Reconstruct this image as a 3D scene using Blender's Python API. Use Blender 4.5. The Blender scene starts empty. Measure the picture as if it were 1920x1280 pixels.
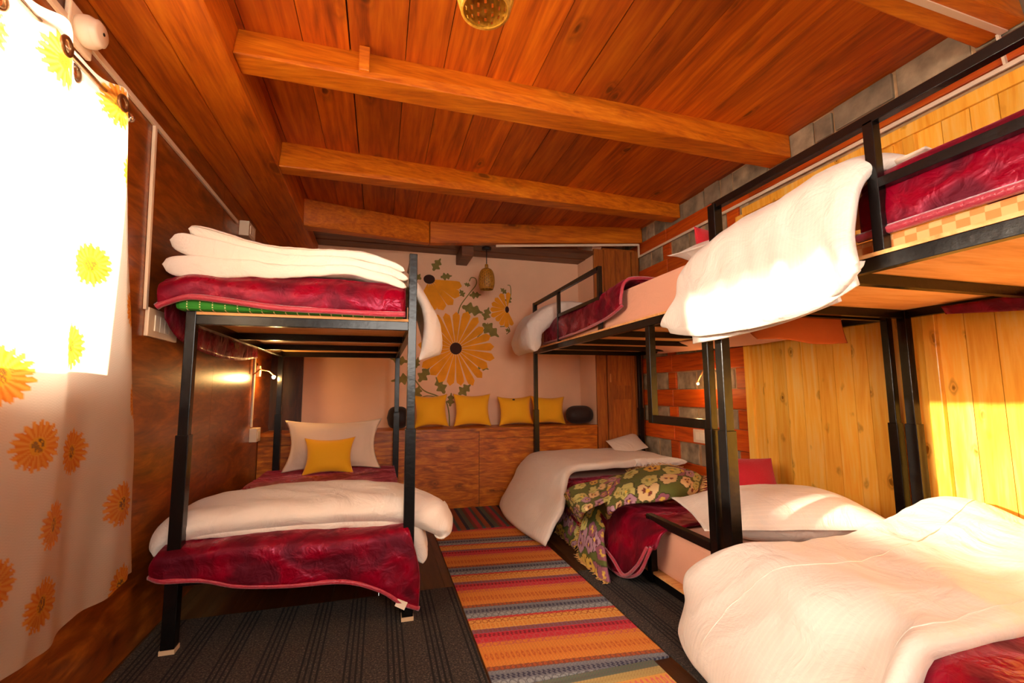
import bpy, bmesh, math, random
import numpy as np
from mathutils import Vector, Matrix

# ------------------------------------------------------------------ camera, world, sun, exposure
scn = bpy.context.scene
COL = scn.collection
scn.view_settings.view_transform = 'Standard'
scn.view_settings.look = 'None'
scn.view_settings.gamma = 1.0
scn.view_settings.use_curve_mapping = False
scn.view_settings.exposure = 0.36

cam_d = bpy.data.cameras.new('camera')
cam_d.sensor_width = 36.0
cam_d.lens = 858.2 / 1920 * 36.0
cam_d.clip_start = 0.02
cam = bpy.data.objects.new('camera', cam_d)
COL.objects.link(cam)
cr_, cu_, cf_ = (0.96104622, -0.27631647, -0.00627506), (-0.02394962, -0.10587381, 0.99409112), (0.27534811, 0.95521722, 0.1083673)
cam.matrix_world = Matrix(((cr_[0], cu_[0], -cf_[0], 0), (cr_[1], cu_[1], -cf_[1], 0), (cr_[2], cu_[2], -cf_[2], 1.2), (0, 0, 0, 1)))
scn.camera = cam

w = bpy.data.worlds.new('daylight'); scn.world = w
w.use_nodes = True
wn = w.node_tree.nodes; wl = w.node_tree.links
wn['Background'].inputs[0].default_value = (1.0, 0.95, 0.88, 1)
wn['Background'].inputs[1].default_value = 7.0

def lamp(name, kind, loc, energy, color, **kw):
    d = bpy.data.lights.new(name, kind)
    d.energy = energy; d.color = color
    for k, v in kw.items(): setattr(d, k, v)
    o = bpy.data.objects.new(name, d); COL.objects.link(o); o.location = loc
    return o
sun = lamp('sun', 'SUN', (-6, 1.4, 4), 24.0, (1.0, 0.86, 0.66), angle=math.radians(1.6))
sun.rotation_euler = Vector((1.0, -0.02, -0.235)).to_track_quat('-Z', 'Y').to_euler()

XL, XR, YB, YF = -1.09, 3.05, 5.3, -1.6
WY0, WY1, WZ0, WZ1 = 0.25, 2.09, 1.27, 2.36      # window in the left wall
XB = -0.69                                        # inner face of the long ceiling beam
# daylight at the left window, plus an added fill lamp behind the camera
a1 = lamp('window_daylight', 'AREA', (XL - 0.16, (WY0 + WY1) / 2, (WZ0 + WZ1) / 2), 150.0, (1.0, 0.90, 0.76), shape='RECTANGLE', size=WY1 - WY0, size_y=WZ1 - WZ0)
a1.rotation_euler = Vector((1, 0, -0.15)).to_track_quat('-Z', 'Z').to_euler()
a2 = lamp('rear_fill_lamp', 'AREA', (0.6, YF - 0.12, 2.0), 48.0, (1.0, 0.85, 0.70), shape='RECTANGLE', size=1.9, size_y=1.05)
a2.rotation_euler = Vector((0.0, 1, 0.0)).to_track_quat('-Z', 'Z').to_euler()

# ------------------------------------------------------------------ helpers
rnd = random.Random(7)
def hexc(h, k=1.0):
    h = h.lstrip('#'); c = [int(h[i:i+2], 16) / 255 for i in (0, 2, 4)]
    return tuple((x / 12.92 if x <= 0.04045 else ((x + 0.055) / 1.055) ** 2.4) * k for x in c) + (1,)

def mat(name):
    m = bpy.data.materials.new(name); m.use_nodes = True
    nt = m.node_tree; b = nt.nodes['Principled BSDF']
    return m, nt, b
def N(nt, typ, **kw):
    n = nt.nodes.new(typ)
    for k, v in kw.items():
        if k.startswith('i_'):
            n.inputs[k[2:].replace('_', ' ')].default_value = v
        else: setattr(n, k, v)
    return n
def ramp(nt, stops, interp='LINEAR'):
    n = nt.nodes.new('ShaderNodeValToRGB'); cr = n.color_ramp; cr.interpolation = interp
    while len(cr.elements) < len(stops): cr.elements.new(0.5)
    for e, (p, c) in zip(cr.elements, stops): e.position = p; e.color = c
    return n
def L(nt, a, b): nt.links.new(a, b)

def wood(name, dark, mid, light, grain=(14, 1.2, 14), rough=0.45, knots=0.5, knot_scale=(3.0, 1.0, 3.0), swirl=0.4, rot=(0, 0, 0), bump=0.15, coat=0.0, tone=0.25):
    m, nt, b = mat(name)
    tc = N(nt, 'ShaderNodeTexCoord'); at = N(nt, 'ShaderNodeAttribute', attribute_name='tone')
    off = N(nt, 'ShaderNodeVectorMath', operation='SCALE'); off.inputs[0].default_value = (17.3, 31.7, 23.1)
    L(nt, at.outputs['Fac'], off.inputs['Scale'])
    add = N(nt, 'ShaderNodeVectorMath', operation='ADD'); L(nt, tc.outputs['Object'], add.inputs[0]); L(nt, off.outputs[0], add.inputs[1])
    mp = N(nt, 'ShaderNodeMapping'); mp.inputs['Scale'].default_value = grain; mp.inputs['Rotation'].default_value = rot
    L(nt, add.outputs[0], mp.inputs[0])
    n1 = N(nt, 'ShaderNodeTexNoise', i_Scale=1.0, i_Detail=6.0, i_Roughness=0.62, i_Distortion=swirl * 4)
    L(nt, mp.outputs[0], n1.inputs['Vector'])
    mp2 = N(nt, 'ShaderNodeMapping'); mp2.inputs['Scale'].default_value = tuple(g * 4.5 for g in grain); mp2.inputs['Rotation'].default_value = rot
    L(nt, add.outputs[0], mp2.inputs[0])
    n2 = N(nt, 'ShaderNodeTexNoise', i_Scale=1.0, i_Detail=3.0, i_Distortion=swirl)
    L(nt, mp2.outputs[0], n2.inputs['Vector'])
    mx = N(nt, 'ShaderNodeMix', data_type='FLOAT'); mx.inputs[0].default_value = 0.35
    L(nt, n1.outputs[0], mx.inputs[2]); L(nt, n2.outputs[0], mx.inputs[3])
    r = ramp(nt, [(0.30, dark), (0.50, mid), (0.68, light)]); L(nt, mx.outputs[0], r.inputs[0])
    col = r.outputs[0]
    if knots > 0:
        mk = N(nt, 'ShaderNodeMapping'); mk.inputs['Scale'].default_value = knot_scale; mk.inputs['Rotation'].default_value = rot
        L(nt, add.outputs[0], mk.inputs[0])
        nz = N(nt, 'ShaderNodeTexNoise', i_Scale=3.0, i_Detail=2.0); L(nt, mk.outputs[0], nz.inputs['Vector'])
        sc = N(nt, 'ShaderNodeVectorMath', operation='SCALE'); sc.inputs['Scale'].default_value = 0.25; L(nt, nz.outputs['Color'], sc.inputs[0])
        ad = N(nt, 'ShaderNodeVectorMath', operation='ADD'); L(nt, mk.outputs[0], ad.inputs[0]); L(nt, sc.outputs[0], ad.inputs[1])
        v = N(nt, 'ShaderNodeTexVoronoi', i_Scale=1.0, i_Randomness=0.95); L(nt, ad.outputs[0], v.inputs['Vector'])
        kr = ramp(nt, [(0.0, (1, 1, 1, 1)), (0.07, (0.95, 0.95, 0.95, 1)), (0.11, (0.2, 0.2, 0.2, 1)), (0.15, (0.5, 0.5, 0.5, 1)), (0.24, (0, 0, 0, 1))]); L(nt, v.outputs['Distance'], kr.inputs[0])
        km = N(nt, 'ShaderNodeMath', operation='MULTIPLY'); km.inputs[1].default_value = knots; L(nt, kr.outputs[0], km.inputs[0])
        sel = N(nt, 'ShaderNodeTexNoise', i_Scale=0.9, i_Detail=0.0); L(nt, mk.outputs[0], sel.inputs['Vector'])
        gt = N(nt, 'ShaderNodeMapRange'); gt.inputs[1].default_value = 0.40; gt.inputs[2].default_value = 0.52; L(nt, sel.outputs[0], gt.inputs[0])
        km2 = N(nt, 'ShaderNodeMath', operation='MULTIPLY'); L(nt, km.outputs[0], km2.inputs[0]); L(nt, gt.outputs[0], km2.inputs[1]); km = km2
        mc = N(nt, 'ShaderNodeMix', data_type='RGBA'); L(nt, km.outputs[0], mc.inputs[0]); L(nt, col, mc.inputs[6])
        mc.inputs[7].default_value = tuple(x * 0.28 for x in dark[:3]) + (1,)
        col = mc.outputs[2]
    hs = N(nt, 'ShaderNodeHueSaturation')
    mr = N(nt, 'ShaderNodeMapRange'); mr.inputs[3].default_value = 1 - tone; mr.inputs[4].default_value = 1 + tone
    L(nt, at.outputs['Fac'], mr.inputs[0]); L(nt, mr.outputs[0], hs.inputs['Value']); L(nt, col, hs.inputs['Color'])
    L(nt, hs.outputs[0], b.inputs['Base Color'])
    b.inputs['Roughness'].default_value = rough
    b.inputs['Coat Weight'].default_value = coat; b.inputs['Coat Roughness'].default_value = 0.25
    bp = N(nt, 'ShaderNodeBump'); bp.inputs['Strength'].default_value = bump; bp.inputs['Distance'].default_value = 0.01
    L(nt, mx.outputs[0], bp.inputs['Height']); L(nt, bp.outputs[0], b.inputs['Normal'])
    return m

def plain(name, col, rough=0.6, metal=0.0, bump=0.0, bscale=60.0, emit=None, estr=0.0, sheen=0.0, var=0.0, vscale=4.0, spec=None):
    m, nt, b = mat(name)
    b.inputs['Base Color'].default_value = col; b.inputs['Roughness'].default_value = rough; b.inputs['Metallic'].default_value = metal
    if spec is not None: b.inputs['Specular IOR Level'].default_value = spec
    if sheen: b.inputs['Sheen Weight'].default_value = sheen
    if emit: b.inputs['Emission Color'].default_value = emit; b.inputs['Emission Strength'].default_value = estr
    tc = N(nt, 'ShaderNodeTexCoord')
    if bump:
        n = N(nt, 'ShaderNodeTexNoise', i_Scale=bscale, i_Detail=4.0); L(nt, tc.outputs['Object'], n.inputs['Vector'])
        bp = N(nt, 'ShaderNodeBump'); bp.inputs['Strength'].default_value = bump; bp.inputs['Distance'].default_value = 0.01
        L(nt, n.outputs[0], bp.inputs['Height']); L(nt, bp.outputs[0], b.inputs['Normal'])
    if var:
        n = N(nt, 'ShaderNodeTexNoise', i_Scale=vscale, i_Detail=5.0); L(nt, tc.outputs['Object'], n.inputs['Vector'])
        r = ramp(nt, [(0.3, tuple(c * (1 - var) for c in col[:3]) + (1,)), (0.7, tuple(min(1, c * (1 + var)) for c in col[:3]) + (1,))])
        L(nt, n.outputs[0], r.inputs[0]); L(nt, r.outputs[0], b.inputs['Base Color'])
    return m

def velvet(name, c_dark, c_light, sheen=(1.0, 0.12, 0.2, 1)):
    m, nt, b = mat(name)
    tc = N(nt, 'ShaderNodeTexCoord')
    n = N(nt, 'ShaderNodeTexNoise', i_Scale=6.0, i_Detail=3.0, i_Roughness=0.5, i_Distortion=0.8); L(nt, tc.outputs['Object'], n.inputs['Vector'])
    r = ramp(nt, [(0.40, c_dark), (0.60, c_light)]); L(nt, n.outputs[0], r.inputs[0]); L(nt, r.outputs[0], b.inputs['Base Color'])
    rr = ramp(nt, [(0.45, (0.6, 0.6, 0.6, 1)), (0.62, (0.25, 0.25, 0.25, 1))]); L(nt, n.outputs[0], rr.inputs[0]); L(nt, rr.outputs[0], b.inputs['Roughness'])
    b.inputs['Sheen Weight'].default_value = 0.3; b.inputs['Sheen Tint'].default_value = sheen; b.inputs['Sheen Roughness'].default_value = 0.35
    b.inputs['Specular Tint'].default_value = (1.0, 0.25, 0.4, 1); b.inputs['Specular IOR Level'].default_value = 0.75
    n2 = N(nt, 'ShaderNodeTexNoise', i_Scale=16.0, i_Detail=3.0, i_Distortion=0.6); L(nt, tc.outputs['Object'], n2.inputs['Vector'])
    ma = N(nt, 'ShaderNodeMath', operation='ADD'); L(nt, n.outputs[0], ma.inputs[0]); L(nt, n2.outputs[0], ma.inputs[1])
    bp = N(nt, 'ShaderNodeBump'); bp.inputs['Strength'].default_value = 0.45; bp.inputs['Distance'].default_value = 0.02
    L(nt, ma.outputs[0], bp.inputs['Height']); L(nt, bp.outputs[0], b.inputs['Normal'])
    return m

def cotton(name, col, stripe=0.0, wr=0.35, rough=0.85, wscale=5.0):
    m, nt, b = mat(name)
    tc = N(nt, 'ShaderNodeTexCoord')
    b.inputs['Base Color'].default_value = col; b.inputs['Roughness'].default_value = rough
    b.inputs['Sheen Weight'].default_value = 0.15
    n = N(nt, 'ShaderNodeTexNoise', i_Scale=wscale, i_Detail=5.0, i_Roughness=0.55, i_Distortion=1.2); L(nt, tc.outputs['Object'], n.inputs['Vector'])
    bp = N(nt, 'ShaderNodeBump'); bp.inputs['Strength'].default_value = wr; bp.inputs['Distance'].default_value = 0.04
    L(nt, n.outputs[0], bp.inputs['Height']); L(nt, bp.outputs[0], b.inputs['Normal'])
    if stripe:
        uv = N(nt, 'ShaderNodeUVMap'); sx = N(nt, 'ShaderNodeSeparateXYZ'); L(nt, uv.outputs[0], sx.inputs[0])
        mu = N(nt, 'ShaderNodeMath', operation='MULTIPLY'); mu.inputs[1].default_value = 6.2832 / stripe; L(nt, sx.outputs['Y'], mu.inputs[0])
        si = N(nt, 'ShaderNodeMath', operation='SINE'); L(nt, mu.outputs[0], si.inputs[0])
        r = ramp(nt, [(0.35, tuple(c * 0.955 for c in col[:3]) + (1,)), (0.65, col)]); L(nt, si.outputs[0], r.inputs[0]); L(nt, r.outputs[0], b.inputs['Base Color'])
        rr = ramp(nt, [(0.35, (0.5, 0.5, 0.5, 1)), (0.65, (0.85, 0.85, 0.85, 1))]); L(nt, si.outputs[0], rr.inputs[0]); L(nt, rr.outputs[0], b.inputs['Roughness'])
    return m

def vcol(name, attr='pat', rough=0.9, bump=0.3, bscale=250.0, translucent=0.0, clear=0.0):
    m, nt, b = mat(name)
    at = N(nt, 'ShaderNodeAttribute', attribute_name=attr)
    L(nt, at.outputs['Color'], b.inputs['Base Color']); b.inputs['Roughness'].default_value = rough
    tc = N(nt, 'ShaderNodeTexCoord')
    n = N(nt, 'ShaderNodeTexNoise', i_Scale=bscale, i_Detail=2.0); L(nt, tc.outputs['Object'], n.inputs['Vector'])
    bp = N(nt, 'ShaderNodeBump'); bp.inputs['Strength'].default_value = bump; bp.inputs['Distance'].default_value = 0.004
    L(nt, n.outputs[0], bp.inputs['Height']); L(nt, bp.outputs[0], b.inputs['Normal'])
    if translucent:
        out = nt.nodes['Material Output']
        tr = N(nt, 'ShaderNodeBsdfTranslucent'); L(nt, at.outputs['Color'], tr.inputs[0])
        m1 = N(nt, 'ShaderNodeMixShader'); m1.inputs[0].default_value = translucent; L(nt, b.outputs[0], m1.inputs[1]); L(nt, tr.outputs[0], m1.inputs[2])
        tp = N(nt, 'ShaderNodeBsdfTransparent')
        m2 = N(nt, 'ShaderNodeMixShader'); L(nt, m1.outputs[0], m2.inputs[1]); L(nt, tp.outputs[0], m2.inputs[2])
        mu = N(nt, 'ShaderNodeMath', operation='MULTIPLY'); mu.inputs[1].default_value = clear; L(nt, at.outputs['Alpha'], mu.inputs[0]); L(nt, mu.outputs[0], m2.inputs[0])
        L(nt, m2.outputs[0], out.inputs[0])
    return m

# materials
M = {}
M['ceil'] = wood('ceiling_planks', hexc('742800'), hexc('b85000'), hexc('d87008'), grain=(8, .6, 8), knots=0.8, knot_scale=(4.2, 2.1, .01), tone=0.25, rough=0.5, coat=0.05)
M['beam'] = wood('beam_pine', hexc('9c4004'), hexc('d06c06'), hexc('e88a18'), grain=(1.2, 14, 14), knots=0.8, knot_scale=(1.9, .01, 3.6), tone=0.08, rough=0.48, coat=0.06)
M['beamy'] = wood('beam_pine_long', hexc('943c04'), hexc('cc6406'), hexc('e48214'), grain=(14, 1.0, 14), knots=0.7, knot_scale=(3.4, 1.2, .01), tone=0.12, rough=0.48, coat=0.06)
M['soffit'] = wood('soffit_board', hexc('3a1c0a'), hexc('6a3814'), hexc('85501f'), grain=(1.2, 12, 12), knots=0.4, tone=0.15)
M['lam'] = wood('laminate_walnut', hexc('481a04'), hexc('86400c'), hexc('b4641c'), grain=(3, 1.6, 7), knots=0.5, knot_scale=(.01, 1.8, 2.6), swirl=0.75, tone=0.08, rough=0.28, rot=(0.5, 0, 0), bump=0.05, coat=0.25)
M['bench'] = wood('bench_laminate', hexc('5a2404'), hexc('b0580a'), hexc('da861e'), grain=(1.6, 3, 9), knots=0.9, knot_scale=(2.6, .01, 5.0), swirl=0.8, tone=0.1, rough=0.35, bump=0.05)
M['door'] = wood('wardrobe_wood', hexc('6c300a'), hexc('a45414'), hexc('bc6e20'), grain=(14, 14, 1.6), knots=0.0, tone=0.12, rough=0.5)
M['darkwood'] = wood('dark_corner_wood', hexc('24100a'), hexc('45200c'), hexc('5a2e12'), grain=(12, 12, 1.5), knots=0.2, tone=0.1, rough=0.5)
M['pine'] = wood('pine_panel', hexc('f09a24'), hexc('ffbc44'), hexc('ffd070'), grain=(10, 10, .8), knots=0.95, knot_scale=(.01, 8.5, 4.6), tone=0.12, rough=0.22, swirl=0.35, bump=0.05, coat=0.4)
M['timber'] = wood('timber_course', hexc('8a2c04'), hexc('c84c08'), hexc('da6814'), grain=(10, 1.0, 12), knots=0.35, knot_scale=(3, 1, 3), tone=0.18, rough=0.45)
M['ply'] = wood('plywood', hexc('cc8038'), hexc('f0b068'), hexc('f8c688'), grain=(1.2, 9, 9), knots=0.0, tone=0.05, rough=0.6)
M['floor'] = wood('floor_boards', hexc('220e03'), hexc('3e1e07'), hexc('54300e'), grain=(12, 1.2, 12), knots=0.2, tone=0.15, rough=0.4)
M['plaster'] = plain('wall_plaster', hexc('f4c4a0'), 0.9, bump=0.15, bscale=30, var=0.06, vscale=2.5)
M['stone'] = plain('wall_stone', hexc('a08a6c'), 0.9, bump=0.8, bscale=14, var=0.45, vscale=9)
M['stone2'] = plain('wall_stone_slate', hexc('8c785e'), 0.85, bump=0.8, bscale=12, var=0.4, vscale=7)
M['mortar'] = plain('wall_mortar', hexc('b8946a'), 0.95, bump=0.6, bscale=30, var=0.3, vscale=12)
M['black'] = plain('black_paint_steel', hexc('0b0908'), 0.27, bump=0.12, bscale=30, spec=0.45)
M['cap'] = plain('foot_cap', hexc('d8b890'), 0.6)
M['plastic'] = plain('white_plastic', hexc('ead2b4'), 0.4)
M['plastic_d'] = plain('white_plastic_switch', hexc('f6e6cc'), 0.3)
M['gap'] = plain('dark_gap', hexc('201008'), 0.9)
M['duvet'] = cotton('duvet_cotton', hexc('ecdfd0'), 0.0, 0.5)
M['stripe'] = cotton('sateen_stripe_cotton', hexc('ecdfd0'), 0.016, 0.45)
M['pillow'] = cotton('pillow_cotton', hexc('e8cdb4'), 0.0, 0.2)
M['pink'] = cotton('pink_sheet', hexc('e8a888'), 0.0, 0.3, wscale=3.5)
M['yellow'] = plain('yellow_cushion_cotton', hexc('ffb80c'), 0.8, bump=0.25, bscale=9, sheen=0.2)
M['redfab'] = plain('red_cushion_weave', hexc('c41424'), 0.85, bump=0.6, bscale=120, sheen=0.2)
M['orange'] = plain('rust_cloth', hexc('b8581a'), 0.9, bump=0.5, bscale=14)
M['bolster'] = plain('dark_bolster', hexc('20100e'), 0.7, bump=0.3, bscale=50, sheen=0.1)
M['velvet'] = velvet('burgundy_velvet', hexc('4a000c'), hexc('84001c'))
M['binding'] = plain('velvet_binding', hexc('b0283c'), 0.35, bump=0.4, bscale=90, sheen=0.5)
M['green'] = plain('green_sheet', hexc('2f8a1c'), 0.8)
M['bamboo'] = wood('woven_bamboo', hexc('8a5410'), hexc('c08420'), hexc('dca43c'), grain=(30, 30, 8), knots=0.0, tone=0.1, rough=0.4)
M['cord'] = plain('black_cord', hexc('181010'), 0.6)
M['bulb'] = plain('bulb_glass', hexc('f0e0c0'), 0.3)
M['led'] = plain('led_glow', hexc('fff0c0'), 0.5, emit=(1.0, 0.62, 0.2, 1), estr=350.0)
M['neck'] = plain('copper_gooseneck', hexc('d8935a'), 0.3, metal=0.7)
M['steel'] = plain('curtain_rod_steel', hexc('c8b8a4'), 0.25, metal=0.9)
M['ring'] = plain('eyelet_bronze', hexc('8a6440'), 0.3, metal=0.7)
M['rug'] = vcol('woven_rug', bump=0.5, bscale=220)
M['throwm'] = vcol('pansy_tapestry', bump=0.5, bscale=260)
M['curtain'] = vcol('sheer_sunflower_curtain', rough=0.9, bump=0.2, bscale=300, translucent=0.55, clear=0.42)
M['frame'] = wood('window_wood', hexc('5c2c0c'), hexc('94501a'), hexc('a8641f'), grain=(14, 14, 1.6), knots=0.0)
M['fringe'] = plain('fringe_yarn', hexc('d9a860'), 0.9)
M['mural_y'] = plain('mural_yellow', hexc('f29c10'), 0.85, var=0.10, vscale=8)
M['mural_b'] = plain('mural_brown', hexc('3c1a10'), 0.85)
M['mural_g'] = plain('mural_green', hexc('86783a'), 0.85, var=0.2, vscale=14)

# thin clear pane
gm, nt, b = mat('window_glass')
for n_ in list(nt.nodes):
    if n_.type == 'BSDF_PRINCIPLED': nt.nodes.remove(n_)
tp = N(nt, 'ShaderNodeBsdfTransparent'); gl = N(nt, 'ShaderNodeBsdfGlossy'); gl.inputs['Roughness'].default_value = 0.02
fr = N(nt, 'ShaderNodeFresnel'); fr.inputs[0].default_value = 1.3
ms = N(nt, 'ShaderNodeMixShader'); L(nt, fr.outputs[0], ms.inputs[0]); L(nt, tp.outputs[0], ms.inputs[1]); L(nt, gl.outputs[0], ms.inputs[2])
L(nt, ms.outputs[0], nt.nodes['Material Output'].inputs[0]); M['glass'] = gm

# black carpet with groups of four raised black lines
m, nt, b = mat('black_striped_carpet')
tc = N(nt, 'ShaderNodeTexCoord'); sx = N(nt, 'ShaderNodeSeparateXYZ'); L(nt, tc.outputs['Object'], sx.inputs[0])
def mth(op, a, v=None, nt=nt):
    n = N(nt, 'ShaderNodeMath', operation=op)
    if hasattr(a, 'links'): L(nt, a, n.inputs[0])
    else: n.inputs[0].default_value = a
    if v is not None:
        if hasattr(v, 'links'): L(nt, v, n.inputs[1])
        else: n.inputs[1].default_value = v
    return n.outputs[0]
g1 = mth('FRACT', mth('DIVIDE', sx.outputs[0], 0.182))
ing = mth('LESS_THAN', g1, 0.52)
g2 = mth('FRACT', mth('MULTIPLY', g1, 7.7))
ln = mth('MULTIPLY', mth('LESS_THAN', g2, 0.40), ing)
n1 = N(nt, 'ShaderNodeTexNoise', i_Scale=110.0, i_Detail=4.0, i_Roughness=0.8); L(nt, tc.outputs['Object'], n1.inputs['Vector'])
r1 = ramp(nt, [(0.38, hexc('120d0b')), (0.56, hexc('443a32')), (0.72, hexc('8c745c'))]); L(nt, n1.outputs[0], r1.inputs[0])
mc = N(nt, 'ShaderNodeMix', data_type='RGBA'); L(nt, ln, mc.inputs[0]); L(nt, r1.outputs[0], mc.inputs[6]); mc.inputs[7].default_value = hexc('070606')
L(nt, mc.outputs[2], b.inputs['Base Color']); b.inputs['Roughness'].default_value = 0.95
bp = N(nt, 'ShaderNodeBump'); bp.inputs['Strength'].default_value = 0.6; bp.inputs['Distance'].default_value = 0.006
L(nt, mth('ADD', ln, n1.outputs[0]), bp.inputs['Height']); L(nt, bp.outputs[0], b.inputs['Normal'])
M['carpet'] = m

# green sheet dotted rows
m = M['green']; nt = m.node_tree; b = nt.nodes['Principled BSDF']
tc = N(nt, 'ShaderNodeTexCoord'); sx = N(nt, 'ShaderNodeSeparateXYZ'); L(nt, tc.outputs['Object'], sx.inputs[0])
def mt2(op, a, v=None): return mth(op, a, v, nt)
d1 = mt2('LESS_THAN', mt2('FRACT', mt2('DIVIDE', sx.outputs[0], 0.055)), 0.10)
d2 = mt2('LESS_THAN', mt2('FRACT', mt2('DIVIDE', sx.outputs[2], 0.012)), 0.55)
mc = N(nt, 'ShaderNodeMix', data_type='RGBA'); L(nt, mt2('MULTIPLY', d1, d2), mc.inputs[0]); mc.inputs[6].default_value = hexc('2f8a1c'); mc.inputs[7].default_value = hexc('f0e0a0')
L(nt, mc.outputs[2], b.inputs['Base Color'])

# checked tan mattress cover
m, nt, b = mat('checked_mattress_cover')
tc = N(nt, 'ShaderNodeTexCoord'); ck = N(nt, 'ShaderNodeTexChecker', i_Scale=28.0); L(nt, tc.outputs['Object'], ck.inputs[0])
ck.inputs[1].default_value = hexc('e8b070'); ck.inputs[2].default_value = hexc('dc8a48')
L(nt, ck.outputs[0], b.inputs['Base Color']); b.inputs['Roughness'].default_value = 0.85; M['check'] = m

class MB:
    """collects shapes (world coordinates) and links them as one mesh object"""
    def __init__(s): s.v = []; s.f = []; s.mi = []; s.tone = []; s.uv = []; s.sm = []; s.n = 0
    def add(s, v, f, mi=0, tone=None, uv=None, smooth=False):
        b = s.n; v = np.asarray(v, float).reshape(-1, 3); s.v.append(v); s.n += len(v)
        t = rnd.random() if tone is None else tone
        s.f += [tuple(i + b for i in q) for q in f]; s.mi += [mi] * len(f); s.sm += [smooth] * len(f)
        s.tone.append(np.full(len(v), t)); s.uv.append(np.zeros((len(v), 2)) if uv is None else np.asarray(uv, float).reshape(-1, 2))
        return s
    def hexa(s, c, mi=0, tone=None):
        """c: 8 corners, bottom loop then top loop"""
        return s.add(c, [(3, 2, 1, 0), (4, 5, 6, 7), (0, 1, 5, 4), (1, 2, 6, 5), (2, 3, 7, 6), (3, 0, 4, 7)], mi, tone)
    def box(s, lo, hi, mi=0, tone=None):
        x0, y0, z0 = lo; x1, y1, z1 = hi
        return s.hexa([(x0, y0, z0), (x1, y0, z0), (x1, y1, z0), (x0, y1, z0), (x0, y0, z1), (x1, y0, z1), (x1, y1, z1), (x0, y1, z1)], mi, tone)
    def bar(s, p0, p1, w, h=None, mi=0, up=(0, 0, 1), tone=None):
        h = h or w; p0 = Vector(p0); p1 = Vector(p1); d = (p1 - p0).normalized(); u = Vector(up)
        if abs(d.dot(u)) > 0.95: u = Vector((0, 1, 0))
        r = d.cross(u).normalized(); u = r.cross(d)
        c = [p + r * a * w / 2 + u * b_ * h / 2 for p in (p0, p1) for a, b_ in ((-1, -1), (1, -1), (1, 1), (-1, 1))]
        return s.hexa(c, mi, tone)
    def tube(s, pts, r, n=8, mi=0, caps=True):
        pts = [Vector(p) for p in pts]; V = []; F = []
        u = None
        for i, p in enumerate(pts):
            d = (pts[min(i + 1, len(pts) - 1)] - pts[max(i - 1, 0)]).normalized()
            if u is None: u = d.orthogonal().normalized()
            u = (u - d * u.dot(d)).normalized(); w_ = d.cross(u)
            rr = r[i] if isinstance(r, (list, tuple)) else r
            V += [p + (u * math.cos(a) + w_ * math.sin(a)) * rr for a in [2 * math.pi * k / n for k in range(n)]]
        for i in range(len(pts) - 1):
            for k in range(n):
                F.append((i * n + k, i * n + (k + 1) % n, (i + 1) * n + (k + 1) % n, (i + 1) * n + k))
        if caps: F += [tuple(range(n))[::-1], tuple((len(pts) - 1) * n + k for k in range(n))]
        return s.add([tuple(v) for v in V], F, mi, smooth=True)
    def lathe(s, c, prof, n=32, mi=0, axis=(0, 0, 1), skip=None, smooth=True):
        ax = Vector(axis).normalized(); u = ax.orthogonal().normalized(); w_ = ax.cross(u); c = Vector(c); V = []; F = []
        for r, z in prof:
            V += [c + ax * z + (u * math.cos(a) + w_ * math.sin(a)) * r for a in [2 * math.pi * k / n for k in range(n)]]
        for i in range(len(prof) - 1):
            for k in range(n):
                if skip and skip(i, k): continue
                F.append((i * n + k, i * n + (k + 1) % n, (i + 1) * n + (k + 1) % n, (i + 1) * n + k))
        return s.add([tuple(v) for v in V], F, mi, smooth=smooth)
    def mesh(s, name):
        me = bpy.data.meshes.new(name)
        V = np.concatenate(s.v); me.from_pydata(V.tolist(), [], s.f)
        return me, V
ORG = {}
def tagp(o, label=None, cat=None, group=None, kind=None):
    if label: o['label'] = label
    if cat: o['category'] = cat
    if group: o['group'] = group
    if kind: o['kind'] = kind
def link(mb, name, mats, parent=None, bevel=0.0, subsurf=0, weld=False, solid=0.0, attr=None, **tg):
    me, V = mb.mesh(name)
    if not isinstance(mats, (list, tuple)): mats = [mats]
    for m_ in mats: me.materials.append(M[m_])
    me.polygons.foreach_set('material_index', mb.mi); me.polygons.foreach_set('use_smooth', mb.sm)
    ta = me.attributes.new('tone', 'FLOAT', 'POINT'); ta.data.foreach_set('value', np.concatenate(mb.tone).astype(np.float32))
    UV = np.concatenate(mb.uv); ul = me.uv_layers.new(name='UVMap'); li = np.empty(len(me.loops), dtype=np.int32); me.loops.foreach_get('vertex_index', li)
    ul.data.foreach_set('uv', UV[li].astype(np.float32).ravel())
    if attr is not None:
        ca = me.color_attributes.new('pat', 'FLOAT_COLOR', 'POINT'); ca.data.foreach_set('color', attr.astype(np.float32).ravel())
    if weld:
        bm = bmesh.new(); bm.from_mesh(me); bmesh.ops.remove_doubles(bm, verts=bm.verts, dist=1e-5)
        bmesh.ops.recalc_face_normals(bm, faces=bm.faces); bm.to_mesh(me); bm.free()
    if parent is not None: org = ORG[parent.name]
    else:
        org = np.array([(V[:, 0].min() + V[:, 0].max()) / 2, (V[:, 1].min() + V[:, 1].max()) / 2, V[:, 2].min()])
    me.transform(Matrix.Translation(Vector(-org)))
    o = bpy.data.objects.new(name, me); COL.objects.link(o)
    if parent is not None: o.parent = parent; ORG[o.name] = org
    else: o.location = org; ORG[o.name] = org
    if solid: md = o.modifiers.new('solidify', 'SOLIDIFY'); md.thickness = solid; md.offset = 0
    if bevel: md = o.modifiers.new('bevel', 'BEVEL'); md.width = bevel; md.segments = 2; md.limit_method = 'ANGLE'
    if subsurf: md = o.modifiers.new('subsurf', 'SUBSURF'); md.levels = subsurf; md.render_levels = subsurf
    tagp(o, **tg)
    return o
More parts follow.
